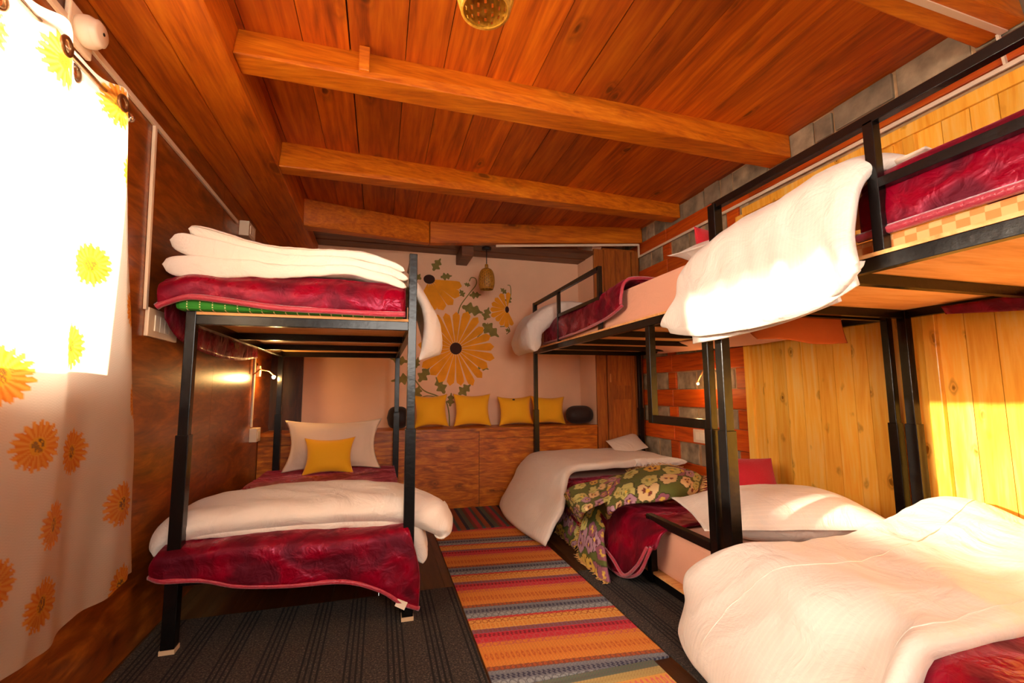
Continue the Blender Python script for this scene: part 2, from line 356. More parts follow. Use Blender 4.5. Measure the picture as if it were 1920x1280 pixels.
def thing(name, loc, **tg):
    o = bpy.data.objects.new(name, None); COL.objects.link(o); o.location = loc; ORG[o.name] = np.array(loc, float)
    o.empty_display_size = 0.1
    tagp(o, **tg); return o
def struct(mb, name, mats, **kw): return link(mb, name, mats, kind='structure', **kw)

def crs(P, n):
    P = np.asarray(P, float); m_ = len(P)
    Q = np.concatenate([[2 * P[0] - P[1]], P, [2 * P[-1] - P[-2]]])
    t = np.linspace(0, m_ - 1, n); i = np.minimum(t.astype(int), m_ - 2); f = (t - i)[(...,) + (None,) * (P.ndim - 1)]
    a, b_, c, d = Q[i], Q[i + 1], Q[i + 2], Q[i + 3]
    return 0.5 * (2 * b_ + (c - a) * f + (2 * a - 5 * b_ + 4 * c - d) * f ** 2 + (3 * b_ - a - 3 * c + d) * f ** 3)
def wrinkle(P, seed, scale, n=7):
    g = np.random.default_rng(seed); o = np.zeros(P.shape[:-1]); tot = 0
    for i in range(n):
        k = g.normal(size=3); k /= np.linalg.norm(k); k2 = g.normal(size=3) * 0.6
        fr = scale * (1.0 + 0.55 * i); am = 1.0 / (1 + 0.5 * i)
        ph = (P @ k) * fr + g.uniform(0, 6.28) + 1.3 * np.sin((P @ k2) * scale * 0.9 + g.uniform(0, 6.28))
        o += am * (1 - 2 * np.abs(np.sin(ph))) if i % 2 else am * np.sin(ph)
        tot += am
    return o / tot
def puff(mb, ctrl, t, nu=40, nv=40, pe=8.0, pq=0.5, wr=0.0, ws=12.0, seed=1, mi=0, flange=0.0, tv=None):
    """closed padded sheet through a control grid: t half thickness, pe/pq edge roundness"""
    C = np.asarray(ctrl, float)
    S = crs(C, nv); S = np.swapaxes(crs(np.swapaxes(S, 0, 1), nu), 0, 1)
    du = np.gradient(S, axis=1); dv = np.gradient(S, axis=0); Nn = np.cross(du, dv); Nn /= np.maximum(np.linalg.norm(Nn, axis=-1, keepdims=True), 1e-9)
    u = np.linspace(-1, 1, nu)[None, :]; v = np.linspace(-1, 1, nv)[:, None]
    if flange:
        uu = np.clip(np.abs(u) / (1 - flange), 0, 1); vv = np.clip(np.abs(v) / (1 - flange), 0, 1)
        pr = ((1 - uu ** pe) * (1 - vv ** pe)) ** pq
        ed = np.where((np.abs(u) > 0.995) | (np.abs(v) > 0.995), 0.0, 1.0); T = t * pr + 0.004 * ed
    else:
        pr = np.clip((1 - np.abs(u) ** pe) * (1 - np.abs(v) ** pe), 0, 1) ** pq; T = t * pr
    if tv is not None: T = T * np.interp(np.linspace(0, 1, nv), np.linspace(0, 1, len(tv)), tv)[:, None]
    W = wrinkle(S, seed, ws) * wr
    top = S + Nn * (T + W * (0.4 + 0.6 * pr))[..., None]; bot = S - Nn * (T - W * (0.4 + 0.6 * pr))[..., None]
    lu = np.concatenate([[0], np.cumsum(np.linalg.norm(S[nv // 2, 1:] - S[nv // 2, :-1], axis=-1))]); lv = np.concatenate([[0], np.cumsum(np.linalg.norm(S[1:, nu // 2] - S[:-1, nu // 2], axis=-1))])
    UV = np.stack(np.broadcast_arrays(lu[None, :], lv[:, None]), -1)
    F = []; n = nu * nv
    for j in range(nv - 1):
        for i in range(nu - 1):
            a = j * nu + i; F.append((a, a + 1, a + nu + 1, a + nu)); F.append((n + a + nu, n + a + nu + 1, n + a + 1, n + a))
    mb.add(np.concatenate([top.reshape(-1, 3), bot.reshape(-1, 3)]), F, mi, 0.5, np.concatenate([UV.reshape(-1, 2)] * 2), True)
    return top
def soft(name, mats, ctrls, t, parent=None, nu=44, nv=44, label=None, cat=None, group=None, **kw):
    mb = MB()
    if not isinstance(ctrls[0][0][0], (tuple, list)): ctrls = [ctrls]
    for k, c in enumerate(ctrls): puff(mb, c, t if not isinstance(t, (list, tuple)) else t[k], nu, nv, seed=kw.get('seed', 1) + k, **{a: b_ for a, b_ in kw.items() if a != 'seed'})
    return link(mb, name, mats, parent, weld=True, label=label, cat=cat, group=group)
def pillow_grid(c, wd, ht, ax, up, pinch=0.06, n=7, sag=0.0):
    """control grid of a pillow: centre, half sizes, axis directions, concave sides"""
    c = np.array(c, float); ax = np.array(ax, float); ax /= np.linalg.norm(ax); up = np.array(up, float); up /= np.linalg.norm(up)
    nn = np.cross(ax, up); G = []
    for j in range(n):
        v = -1 + 2 * j / (n - 1); row = []
        for i in range(n):
            u = -1 + 2 * i / (n - 1)
            uu = u * (1 - pinch * (1 - v * v) * abs(u) ** 3); vv = v * (1 - pinch * (1 - u * u) * abs(v) ** 3)
            row.append(tuple(c + ax * uu * wd + up * vv * ht + nn * sag * (u * u + v * v)))
        G.append(row)
    return G

# ------------------------------------------------------------------ room shell
def zc(x): return 2.968 + 0.07 * x
mb = MB()
x = XL - 0.2
while x < XR + 0.2:
    mb.box((x, YF - 0.2, -0.06), (x + 0.13, YB + 0.3, 0.0)); x += 0.1315
struct(mb, 'floor', 'floor')

# ceiling planks, sloping gently up to the right
mb = MB(); xs = [-1.3, -0.92, -0.66, -0.41, -0.19, 0.09, 0.30, 0.55, 0.84, 1.12, 1.36, 1.62, 1.90, 2.15, 2.45, 2.75, 3.02, 3.25]
for a, b_ in zip(xs[:-1], xs[1:]):
    g = 0.006 if abs(a - 1.12) < .01 or abs(a + 0.19) < .01 else 0.0025; dz = rnd.uniform(0, 0.006)
    a2_, b2_ = a + g, b_ - 0.0015
    mb.hexa([(a2_, YF - .2, zc(a2_) + dz), (b2_, YF - .2, zc(b2_) + dz), (b2_, YB + .3, zc(b2_) + dz), (a2_, YB + .3, zc(a2_) + dz),
             (a2_, YF - .2, zc(a2_) + .05), (b2_, YF - .2, zc(b2_) + .05), (b2_, YB + .3, zc(b2_) + .05), (a2_, YB + .3, zc(a2_) + .05)])
mb.hexa([(-1.35, YF - .25, zc(-1.35) + .05), (3.3, YF - .25, zc(3.3) + .05), (3.3, YB + .35, zc(3.3) + .05), (-1.35, YB + .35, zc(-1.35) + .05),
         (-1.35, YF - .25, 3.4), (3.3, YF - .25, 3.4), (3.3, YB + .35, 3.4), (-1.35, YB + .35, 3.4)], 1)
struct(mb, 'ceiling', ['ceil', 'gap'])

# left wall with its window opening, laminate sheets
mb = MB(); T0 = XL - 0.14
def wl_(y0, y1, z0, z1, tone): mb.box((T0, y0, z0), (XL, y1, z1), 0, tone)
wl_(YF, WY0, 0, 3.0, .3); wl_(WY0, WY1, 0, WZ0, .6); wl_(WY0, WY1, WZ1, 3.0, .5)
wl_(WY1, 3.55, 0, 3.0, .45); wl_(3.552, YB + .1, 0, 3.0, .7)
struct(mb, 'wall_left', 'lam')
mb = MB()
for y0, y1, z0, z1 in ((WY0, WY1, WZ0 - .02, WZ0 + .04), (WY0, WY1, WZ1 - .045, WZ1), (WY0, WY0 + .045, WZ0, WZ1), (WY1 - .045, WY1, WZ0, WZ1), (1.22, 1.265, WZ0, WZ1)):
    mb.box((XL - .11, y0, z0), (XL - .05, y1, z1))
w1 = struct(mb, 'window_1', 'frame', bevel=.004)
mb = MB(); mb.box((XL - .084, WY0 + .04, WZ0 + .03), (XL - .080, 1.225, WZ1 - .04)); link(mb, 'pane', 'glass', w1)
mb = MB(); mb.box((XL - .084, 1.26, WZ0 + .03), (XL - .080, WY1 - .04, WZ1 - .04)); link(mb, 'pane', 'glass', w1)

# wall behind the camera, with an unseen window added for the fill lamp
mb = MB()
for a, b_, c, d in ((XL - .14, -.4, 0, 3.2), (-.4, 1.6, 0, 1.44), (-.4, 1.6, 2.56, 3.2), (1.6, XR + .14, 0, 3.2)): mb.box((a, YF - .14, c), (b_, YF, d), 0, .5)
struct(mb, 'wall_front', 'lam')
mb = MB()
for a, b_, c, d in ((-.4, 1.6, 1.44, 1.49), (-.4, 1.6, 2.51, 2.56), (-.4, -.34, 1.44, 2.56), (1.54, 1.6, 1.44, 2.56), (.57, .63, 1.44, 2.56)): mb.box((a, YF - .1, c), (b_, YF - .04, d))
w2 = struct(mb, 'added_fill_window', 'frame', bevel=.004)
mb = MB(); mb.box((-.35, YF - .072, 1.48), (1.55, YF - .068, 2.52)); link(mb, 'pane', 'glass', w2)

# back wall of plaster, the return beside the wardrobe, the dark wood strip at its left end
mb = MB(); mb.box((XL - .14, YB, 0), (2.46, YB + .14, 3.1)); mb.hexa([(2.415, YB, 0), (2.43, 4.90, 0), (2.55, 4.90, 0), (2.55, YB, 0), (2.415, YB, 3.1), (2.43, 4.90, 3.1), (2.55, 4.90, 3.1), (2.55, YB, 3.1)])
mb.box((2.5, YB, 0), (XR + .14, YB + .14, 3.3))
struct(mb, 'wall_back', 'plaster')
mb = MB(); mb.box((XL, YB - .03, .82), (-.785, YB, 2.8)); struct(mb, 'trim_1', 'darkwood')

# right wall: stone between timber courses, pine boards towards the camera
mb = MB(); mb.box((XR + .02, YF, 0), (XR + .16, YB, 3.3), 0)
courses = [(0.0, .10), (.28, .46), (.67, .85), (1.03, 1.21), (1.40, 1.58), (1.76, 1.94), (2.12, 2.30), (2.48, 2.66), (2.84, 3.0)]
for z0, z1 in courses:
    mb.box((XR - .005, 3.1, z0), (XR + .06, 4.3, z1), 1); mb.box((XR - .008, 4.302, z0), (XR + .06, YB, z1), 1)
mb.box((XR - .01, YF, 2.86), (XR + .06, 3.1, 3.0), 1)
for (a, z0), (z1, c) in zip([(p, q) for p, q in courses], [(p, q) for p, q in courses[1:]]):
    z0, z1 = z0 + .004, z1 - .004
    y = 4.92
    for yy0, yy1, k in ((4.62, 4.9, 0), (4.39, 4.61, 0), (4.24, 4.385, 1), (3.93, 4.23, 0), (3.72, 3.92, 2), (3.39, 3.71, 0), (3.23, 3.385, 1), (3.1, 3.225, 0)):
        j = rnd.uniform(-.02, .02) if k != 1 else 0
        mb.box((XR + (-.002 if k == 1 else rnd.uniform(0, .012)), yy0 + .008 + max(j, 0), z0), (XR + .05, yy1 - .008 + min(j, 0), z1 - (0 if k == 1 else rnd.uniform(0, .012))), 1 if k == 1 else (2 if k == 0 else 3))
y = 5.2
while y > YF:                                         # ragged stone band above the timber
    ln_ = rnd.uniform(.14, .42)
    mb.box((XR + rnd.uniform(-.004, .012), y - ln_ + .02, 3.0 + rnd.uniform(0, .02)), (XR + .06, y, 3.195 - rnd.uniform(0.0, .03)), rnd.choice((2, 3, 3))); y -= ln_
struct(mb, 'wall_right', ['mortar', 'timber', 'stone', 'stone2'], bevel=.006)
mb = MB(); y = 3.16
for wd in (.10, .105, .12, .14, .13, .125, .13, .10, .14, .12, .13, .14, .13, .12, .14, .13, .12, .14, .13, .12, .13, .14, .13, .12, .14, .13, .12, .14, .13, .12, .13, .14, .13, .12, .13, .14):
    if y - wd < YF: break
    mb.box((XR - .018, y - wd + .0015, 0), (XR - .004, y - .0015, 2.71)); y -= wd
struct(mb, 'trim_2', 'pine')
mb = MB()
mb.box((XR - .04, 3.16, 0), (XR - .001, 3.235, 2.73)); mb.box((XR - .036, 1.93, 0), (XR - .019, 1.985, 2.70)); mb.box((XR - .05, 1.80, 0), (XR - .019, 1.865, 2.70))
mb.box((XR - .034, YF, 2.712), (XR - .001, 3.16, 2.785))
struct(mb, 'trim_3', 'pine', bevel=.004)

# ceiling beams: (near-top, near-bottom, far-bottom) at both ends
def beam(name, a, b_, wd, mats='beam', label=None, z_dn=0.0, top=None):
    (nta, nba), (ntb, nbb) = a, b_
    mb = MB(); c = []
    for nt_, nb_ in ((nta, nba), (ntb, nbb)):
        pass
    A, B = nba, nbb
    c = [(A[0], A[1], A[2]), (B[0], B[1], B[2]), (B[0], B[1] + wd[1], B[2]), (A[0], A[1] + wd[0], A[2]),
         (A[0], nta[1], zc(A[0]) + .02), (B[0], ntb[1], zc(B[0]) + .02), (B[0], ntb[1] + wd[1], zc(B[0]) + .02), (A[0], nta[1] + wd[0], zc(A[0]) + .02)]
    mb.hexa(c, 0, .5); return struct(mb, name, mats, bevel=.008)
XRb = XR + .01
beam('trim_4', ((-0.690, 2.289, 2.946), (-0.690, 2.226, 2.758)), ((3.050, 2.667, 3.174), (3.050, 2.661, 3.008)), (.15, .20))
beam('trim_5', ((-0.690, 3.317, 2.866), (-0.690, 3.247, 2.715)), ((3.050, 4.047, 3.181), (3.050, 4.040, 3.036)), (.12, .16))
JT = (0.47, 4.72, 2.80)
beam('trim_6', ((-0.690, 4.278, 2.823), (-0.690, 4.315, 2.689)), ((0.47, 4.775, 3.0), (0.470, 4.775, 2.774)), (.14, .10))
beam('trim_7', ((0.475, 4.775, 3.0), (0.475, 4.775, 2.774)), ((3.050, 4.791, 3.190), (3.050, 4.781, 2.997)), (.10, .12))
beam('trim_8', ((-.69, 0.98, 2.9), (-.69, 0.93, 2.70)), ((3.05, 1.32, 3.1), (3.05, 1.30, 3.02)), (.14, .20))
# long beam over the left wall: two boards side by side
mb = MB()
mb.hexa([(XL, YF, 2.665), (-.90, YF, 2.69), (-.90, YB, 2.69), (XL, YB, 2.665), (XL, YF, 3.0), (-.90, YF, 3.0), (-.90, YB, 3.0), (XL, YB, 3.0)], 0, .35)
mb.hexa([(-.898, YF, 2.685), (XB, YF, 2.71), (XB, YB, 2.71), (-.898, YB, 2.685), (-.898, YF, 3.0), (XB, YF, 3.0), (XB, YB, 3.0), (-.898, YB, 3.0)], 0, .65)
struct(mb, 'trim_9', 'beamy', bevel=.006)
# soffit boards and a stub beam over the back wall
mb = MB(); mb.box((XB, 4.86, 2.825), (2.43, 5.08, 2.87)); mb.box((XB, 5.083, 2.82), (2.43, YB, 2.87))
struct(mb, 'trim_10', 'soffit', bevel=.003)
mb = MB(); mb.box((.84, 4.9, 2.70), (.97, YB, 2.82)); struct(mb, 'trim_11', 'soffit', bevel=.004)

mb = MB(); xp = -.115; A_, B_ = (-0.690, 2.226, 2.758), (3.050, 2.661, 3.008); yp = A_[1] + (B_[1] - A_[1]) * (xp - A_[0]) / (B_[0] - A_[0])
mb.box((xp - .026, yp - .014, zc(xp) - .135), (xp + .026, yp + .004, zc(xp) - .003)); struct(mb, 'trim_12', 'beam', bevel=.004)

# ------------------------------------------------------------------ mural on the back wall
def dflat(mb, pts, y, mi=0):
    n = len(pts); V = [(p[0], y, p[1]) for p in pts] + [(p[0], y + .003, p[1]) for p in pts]
    F = [tuple(range(n)), tuple(range(2 * n - 1, n - 1, -1))] + [((i + 1) % n, i, n + i, n + (i + 1) % n) for i in range(n)]
    mb.add(V, F, mi)
def petal(c, ang, r0, r1, wd, n=9):
    ca, sa = math.cos(ang), math.sin(ang); L_ = []
    for k in range(n + 1):
        t = k / n; w_ = wd * (0.12 + 0.88 * t ** 0.85) * (math.sqrt(max(0, 1 - max(0, (t - .8) / .2) ** 2)))
        L_.append((r0 + (r1 - r0) * t, w_))
    pl = [(a, w_) for a, w_ in L_] + [(a, -w_) for a, w_ in L_[::-1][1:]]
    return [(c[0] + a * ca - w_ * sa, c[1] + a * sa + w_ * ca) for a, w_ in pl]
def leafp(c, ang, ln_, wd, lobes=3):
    pts = []; n = 24
    for k in range(n + 1):
        t = k / n; w_ = wd * math.sin(math.pi * min(1, t ** .8)) * (0.72 + 0.28 * math.cos(2 * math.pi * lobes * t)); pts.append((t * ln_, w_))
    pl = pts + [(a, -w_) for a, w_ in pts[::-1][1:-1]]
    ca, sa = math.cos(ang), math.sin(ang)
    return [(c[0] + a * ca - w_ * sa, c[1] + a * sa + w_ * ca) for a, w_ in pl]
YM = YB - .003
mur = thing('wall_mural', (0.85, YB - .004, 1.7), label='painted mural of big yellow daisies and leaves on the pale back wall', cat='mural')
def mflower(c, R, r0, angs, wd, cr_=None, ce=1.0):
    mb = MB()
    for k, a in enumerate(angs):
        rr = R * (rnd.uniform(.9, 1.05)); dflat(mb, petal(c, math.radians(a), r0, rr, wd * rnd.uniform(.9, 1.08)), YM - .0002 * (k % 3))
    f_ = link(mb, 'painted_flower', 'mural_y', mur)
    mb = MB(); dflat(mb, [(c[0] + cr_ * math.cos(t) * ce, c[1] + cr_ * math.sin(t)) for t in [k * math.pi / 12 for k in range(24)]], YM - .001)
    link(mb, 'flower_center', 'mural_b', f_)
mflower(((0.844, 5.290, 1.702)[0], (0.844, 5.290, 1.702)[2]), .46, .07, [k * 360 / 21 + 4 for k in range(21)], .055, .07)
mflower(((0.526, 5.290, 2.508)[0], (0.526, 5.290, 2.508)[2]), .42, .06, [-104, -84, -65, -46, -27, -9], .063, .055, 1.2)
mflower(((1.467, 5.290, 2.190)[0], (1.467, 5.290, 2.190)[2]), .22, .03, [85, 112, 138, 160, 182, 204, 226, 248, 268, 288], .036, .04, .6)
LEAVES = [((0.568, 5.290, 2.613), 60, .18, .06), ((0.656, 5.290, 2.542), 10, .14, .05), ((0.911, 5.290, 2.204), -15, .27, .085), ((1.162, 5.290, 2.009), -38, .26, .085), ((1.188, 5.290, 2.049), 72, .17, .06), ((1.000, 5.290, 2.343), 5, .15, .05),
          ((0.936, 5.290, 2.321), 120, .10, .04), ((1.467, 5.290, 2.256), 70, .13, .045), ((1.461, 5.290, 2.388), 140, .10, .035), ((1.085, 5.290, 1.531), -25, .17, .055), ((0.879, 5.290, 1.164), 40, .19, .07), ((0.719, 5.290, 1.178), 118, .22, .07),
          ((0.422, 5.290, 1.312), 55, .22, .07), ((0.390, 5.290, 1.121), 75, .16, .065), ((0.300, 5.290, 1.540), 170, .2, .055), ((0.781, 5.290, 1.031), 85, .16, .05), ((0.434, 5.290, 2.503), 150, .12, .05), ((1.012, 5.290, 2.461), 165, .08, .03), ((1.445, 5.290, 1.947), -20, .07, .025), ((0.390, 5.290, 1.469), 80, .13, .04), ((0.333, 5.290, 1.360), 190, .22, .07)]
for c, a, ln_, wd in LEAVES:
    mb = MB(); dflat(mb, leafp((c[0], c[2]), math.radians(a), ln_, wd), YM + .0004); link(mb, 'painted_leaf', 'mural_g', mur)
def vine(pts, r=.006):
    P = crs(np.array(pts), 26); mb = MB()
    for k in range(25):
        p, q = P[k], P[k + 1]; d = (q - p) / np.linalg.norm(q - p); n_ = np.array([-d[2], 0, d[0]]) * r * .5
        dflat(mb, [(p + n_)[[0, 2]], (q + n_)[[0, 2]], (q - n_)[[0, 2]], (p - n_)[[0, 2]]], YM + .0006)
    link(mb, 'painted_stem', 'mural_g', mur)
vine([(0.861, 5.290, 2.087), (0.898, 5.290, 2.216), (1.000, 5.290, 2.363), (1.083, 5.290, 2.478), (1.077, 5.290, 2.549), (1.025, 5.290, 2.559), (0.999, 5.290, 2.512)], .012)
vine([(0.380, 5.290, 1.336), (0.483, 5.290, 1.216), (0.634, 5.290, 1.154), (0.732, 5.290, 1.093), (0.770, 5.290, 0.953), (0.777, 5.290, 0.802)], .014)
vine([(0.396, 5.290, 1.121), (0.514, 5.290, 1.155), (0.646, 5.290, 1.142)], .010)
vine([(1.098, 5.290, 1.841), (1.162, 5.290, 1.906), (1.227, 5.290, 2.018)], .010)
vine([(1.474, 5.290, 2.269), (1.515, 5.290, 2.377), (1.509, 5.290, 2.483), (1.475, 5.290, 2.495)], .010)
vine([(1.379, 5.290, 1.978), (1.472, 5.290, 1.981), (1.499, 5.290, 1.929), (1.458, 5.290, 1.889)], .010)

# ------------------------------------------------------------------ bench, wardrobe
bn = thing('window_seat', (0.67, 5.08, 0), label='long boxed bench seat with swirled walnut laminate front along the back wall', cat='bench')
mb = MB(); mb.box((XL + .002, 4.84, .785), (2.41, YB - .035, .815), 0, .3); link(mb, 'seat_top', 'bench', bn, bevel=.003)
px = [XL + .002, -.40, .31, 1.03, 1.66, 2.415]
for a, b_ in zip(px[:-1], px[1:]):
    mb = MB(); mb.box((a + .002, 4.862, .0), (b_ - .002, 4.88, .70)); link(mb, 'front_panel', 'bench', bn)
    mb = MB(); mb.box((a + .002, 4.856, .703), (b_ - .002, 4.88, .784)); link(mb, 'front_rail', 'bench', bn)
wd = thing('wardrobe', (2.75, 5.05, 0), label='tall built-in wooden cupboard between the bench and the stone wall', cat='wardrobe')
mb = MB(); mb.box((2.565, 4.90, 0), (XR - .01, 5.28, 2.93)); link(mb, 'body', 'door', wd)
mb = MB(); mb.box((2.43, 4.865, 0), (2.555, 4.897, 2.9)); link(mb, 'stile', 'door', wd, bevel=.003)
mb = MB(); mb.box((2.94, 4.865, 0), (XR - .012, 4.90, 2.9)); link(mb, 'stile', 'door', wd, bevel=.003)
dr = None
mb = MB(); mb.box((2.565, 4.872, .05), (2.93, 4.898, 1.75)); mb.box((2.565, 4.860, .05), (2.62, 4.872, 1.75)); mb.box((2.875, 4.860, .05), (2.93, 4.872, 1.75))
mb.box((2.62, 4.860, 1.66), (2.875, 4.872, 1.75)); mb.box((2.62, 4.862, 1.10), (2.875, 4.872, 1.26)); mb.box((2.62, 4.860, .05), (2.875, 4.872, .15))
dr = link(mb, 'door', 'door', wd, bevel=.003)
mb = MB(); mb.box((2.590, 4.848, 1.30), (2.605, 4.862, 1.40)); link(mb, 'handle', 'neck', dr)
mb = MB(); x = 2.565
for wdt in (.09, .07, .11, .095): mb.box((x, 4.872, 1.78), (x + wdt - .003, 4.898, 2.9)); x += wdt
link(mb, 'upper_panel', 'door', wd)

# ------------------------------------------------------------------ rugs and carpets
mb = MB(); mb.box((XL + .02, -.9, .0015), (.462, 2.95, .010)); link(mb, 'carpet', 'carpet', label='dark charcoal carpet with black pinstripes under the left bunk bed', cat='carpet')
mb = MB(); mb.box((1.296, .2, .0015), (1.80, 2.95, .010)); link(mb, 'carpet', 'carpet', label='dark charcoal carpet strip with black pinstripes beside the right-hand beds', cat='carpet')
C = {k: np.array(hexc(v)[:3]) for k, v in dict(or_='d9822e', yo='e2a24a', re='cc2c3c', dr='701020', pk='dc6460', br='8a4a30', bg='76787e', lb='9aa0a0', nv='2c2c48', ol='b8a060', mv='8c5a6a', ru='c05a20', gr='5e6a58').items()}
#  (width, base, motif colour, motif, )
RS = [(.075, 'or_', 'ru', 'dots'), (.05, 'or_', 'yo', 'none'), (.035, 'or_', 'pk', 'chain'), (.045, 're', 'pk', 'chain'), (.045, 're', 'dr', 'zig'), (.04, 'mv', 'br', 'dots'), (.06, 'yo', 'or_', 'dots'),
      (.04, 'yo', 'ru', 'chain'), (.02, 're', 'or_', 'none'), (.05, 'lb', 'bg', 'chain'), (.05, 'bg', 'nv', 'zig'), (.02, 'bg', 'lb', 'none'), (.03, 'br', 'ru', 'dots'), (.04, 'or_', 'yo', 'none')]
PER = sum(s_[0] for s_ in RS)
def rugcol(X, Y, off=0.0, stripes=RS):
    per = sum(s_[0] for s_ in stripes); yy = (Y + off) % per; out = np.zeros(X.shape + (3,)); a = 0
    for wd_, b_, m_, k in stripes:
        sel = (yy >= a) & (yy < a + wd_); t = (yy - a) / wd_; c = np.where(sel[..., None], C[b_], 0)
        if k == 'none': mk = (np.sin(X * 420) * np.sin(Y * 380) > .2) * .35
        elif k == 'dots': p = (X / .024) % 1; mk = (((p - .5) ** 2 * 1.6 + (t - .5) ** 2) < .13) * (((p - .5) ** 2 * 1.6 + (t - .5) ** 2) > .02) * .9
        elif k == 'chain': p = (X / .036) % 1; d = ((p - .5) ** 2 + (t - .5) ** 2 * .8); mk = ((d > .12) & (d < .22)) * .95
        else: p = (X / .022 + t) % 1; mk = ((np.abs(t - .5) < .32) & (((p < .5)) ^ (t > .5))) * .95
        dk = C[m_]; c = c * (1 - mk[..., None]) + dk * mk[..., None] * (1 if k != 'chain' else .75)
        out += np.where(sel[..., None], c, 0); a += wd_
    out *= (0.86 + .28 * (np.sin(X * 1250) * .5 + .5) * (np.sin(Y * 1100) * .5 + .5))[..., None]
    return out
def rug(name, x0, x1, y0, y1, z, col, label, skew=0.0, st=.004, th=.007):
    nx, ny = int((x1 - x0) / st) + 1, int((y1 - y0) / st) + 1
    X, Y = np.meshgrid(np.linspace(x0, x1, nx), np.linspace(y0, y1, ny)); V = np.stack([X, Y + skew * (X - x0), z + .002 * np.sin(Y * 9 + X * 3) * 0.5 + .001 + th + 0 * X], -1)
    c = np.concatenate([col(X, Y), np.ones(X.shape + (1,))], -1)
    idx = np.arange(nx * ny).reshape(ny, nx); F = np.stack([idx[:-1, :-1], idx[:-1, 1:], idx[1:, 1:], idx[1:, :-1]], -1).reshape(-1, 4).tolist()
    mb = MB(); mb.add(V.reshape(-1, 3), F, 0, .5, smooth=True)
    # edge skirt down to the floor so that the rug has thickness
    ed = np.concatenate([idx[0, :], idx[1:, -1], idx[-1, -2::-1], idx[-2:0:-1, 0]]); Vf = V.reshape(-1, 3)[ed]; Vl = Vf.copy(); Vl[:, 2] = z; n = len(ed)
    mb.add(np.concatenate([Vf, Vl]), [(i, n + i, n + (i + 1) % n, (i + 1) % n) for i in range(n)], 0, .5); ce = c.reshape(-1, 4)[ed]
    return link(mb, name, 'rug', attr=np.concatenate([c.reshape(-1, 4), ce, ce]), label=label, cat='rug')
rug('runner_rug', .475, 1.285, 1.93, 4.07, .0, lambda X, Y: rugcol(X, Y + .11 * (X - .475), .28), 'long orange, red and grey striped woven runner on the floor between the beds', st=.0038)
RS2 = [(.05, 'ol', 'mv', 'none'), (.03, 'mv', 'dr', 'none'), (.09, 'yo', 'pk', 'dots'), (.05, 'ol', 'br', 'none'), (.06, 'gr', 'mv', 'none')]
rug('runner_rug', .49, 1.20, 1.2, 1.925, .0, lambda X, Y: rugcol(X, Y, .02, RS2), 'olive and mauve striped rug end at the bottom edge, nearest the viewer', st=.005)
RS3 = [(.04, 're', 'br', 'none'), (.03, 'gr', 'bg', 'none'), (.05, 'ru', 'br', 'none'), (.03, 'nv', 'gr', 'none'), (.04, 'gr', 'ol', 'none'), (.03, 'br', 're', 'none')]
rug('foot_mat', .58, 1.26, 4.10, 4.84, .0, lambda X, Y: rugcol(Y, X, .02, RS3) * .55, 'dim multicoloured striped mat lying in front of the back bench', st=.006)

# ------------------------------------------------------------------ bunk beds
def bunk(name, x0, x1, y0, y1, zr, zl, posts, label, bars=4, w_=.045, sleeve=1.0, low_bars=True, cap=True, side_low=True, zb=None):
    t = thing(name, ((x0 + x1) / 2, (y0 + y1) / 2, 0), label=label, cat='bunk bed', group=None)
    for (x, y), h in zip(((x0, y0), (x1, y0), (x0, y1), (x1, y1)), posts):
        mb = MB(); mb.box((x - w_ / 2, y - w_ / 2, sleeve - .02), (x + w_ / 2, y + w_ / 2, h)); lg = link(mb, 'leg', 'black', t, bevel=.003)
        mb = MB(); mb.box((x - w_ / 2 - .006, y - w_ / 2 - .006, .012), (x + w_ / 2 + .006, y + w_ / 2 + .006, sleeve)); link(mb, 'leg_sleeve', 'black', lg, bevel=.003)
        mb = MB(); mb.box((x - w_ / 2 - .009, y - w_ / 2 - .009, .010), (x + w_ / 2 + .009, y + w_ / 2 + .009, .03)); link(mb, 'foot_cap', 'cap' if cap else 'black', lg)
    for z, tg in ((zr, 'upper'), (zl, 'lower')):
        for x in (x0, x1):
            mb = MB(); mb.box((x - .018, y0 + w_ / 2, z), (x + .018, y1 - w_ / 2, z + .048)); link(mb, 'side_rail', 'black', t, bevel=.002)
        for y in (y0, y1):
            mb = MB(); mb.box((x0 + w_ / 2, y - .018, z), (x1 - w_ / 2, y + .018, z + .048)); link(mb, 'end_rail', 'black', t, bevel=.002)
        mb = MB(); mb.box((x0 - .02, y0 - .02, z + .049), (x1 + .02, y1 + .02, z + .063)); link(mb, 'bed_board', 'ply', t)
        if tg == 'upper':
            for k in range(1, bars + 1):
                y = y0 + (y1 - y0) * k / (bars + 1); mb = MB(); mb.box((x0 + .02, y - .018, z + .004), (x1 - .02, y + .018, z + .048)); link(mb, 'cross_bar', 'black', t)
    return t
LB = bunk('bunk_bed', -.91, .168, 2.62, 4.80, 1.543, .30, (1.66, 1.985, 1.66, 1.66), 'black steel bunk bed against the left wall, narrowest of the three', bars=2)
mb = MB(); mb.bar((.168, 2.64, 1.965), (.168, 3.5, 1.965), .03); mb.bar((.168, 3.5, 1.98), (.168, 3.5, 1.6), .03); link(mb, 'guard_rail', 'black', LB)
FB = bunk('bunk_bed', 1.662, 2.965, 2.03, 4.825, 1.612, .03, (1.66, 1.66, 2.19, 1.66), 'black steel bunk bed at the far right, beside the stone wall', bars=4, cap=False, sleeve=1.0, w_=.042)
mb = MB(); mb.bar((1.662, 4.825, 2.172), (1.662, 3.24, 2.172), .032); mb.bar((1.662, 3.24, 2.188), (1.662, 3.24, 1.66), .032); mb.bar((1.662, 4.11, 2.16), (1.662, 4.11, 1.66), .030); link(mb, 'guard_rail', 'black', FB)
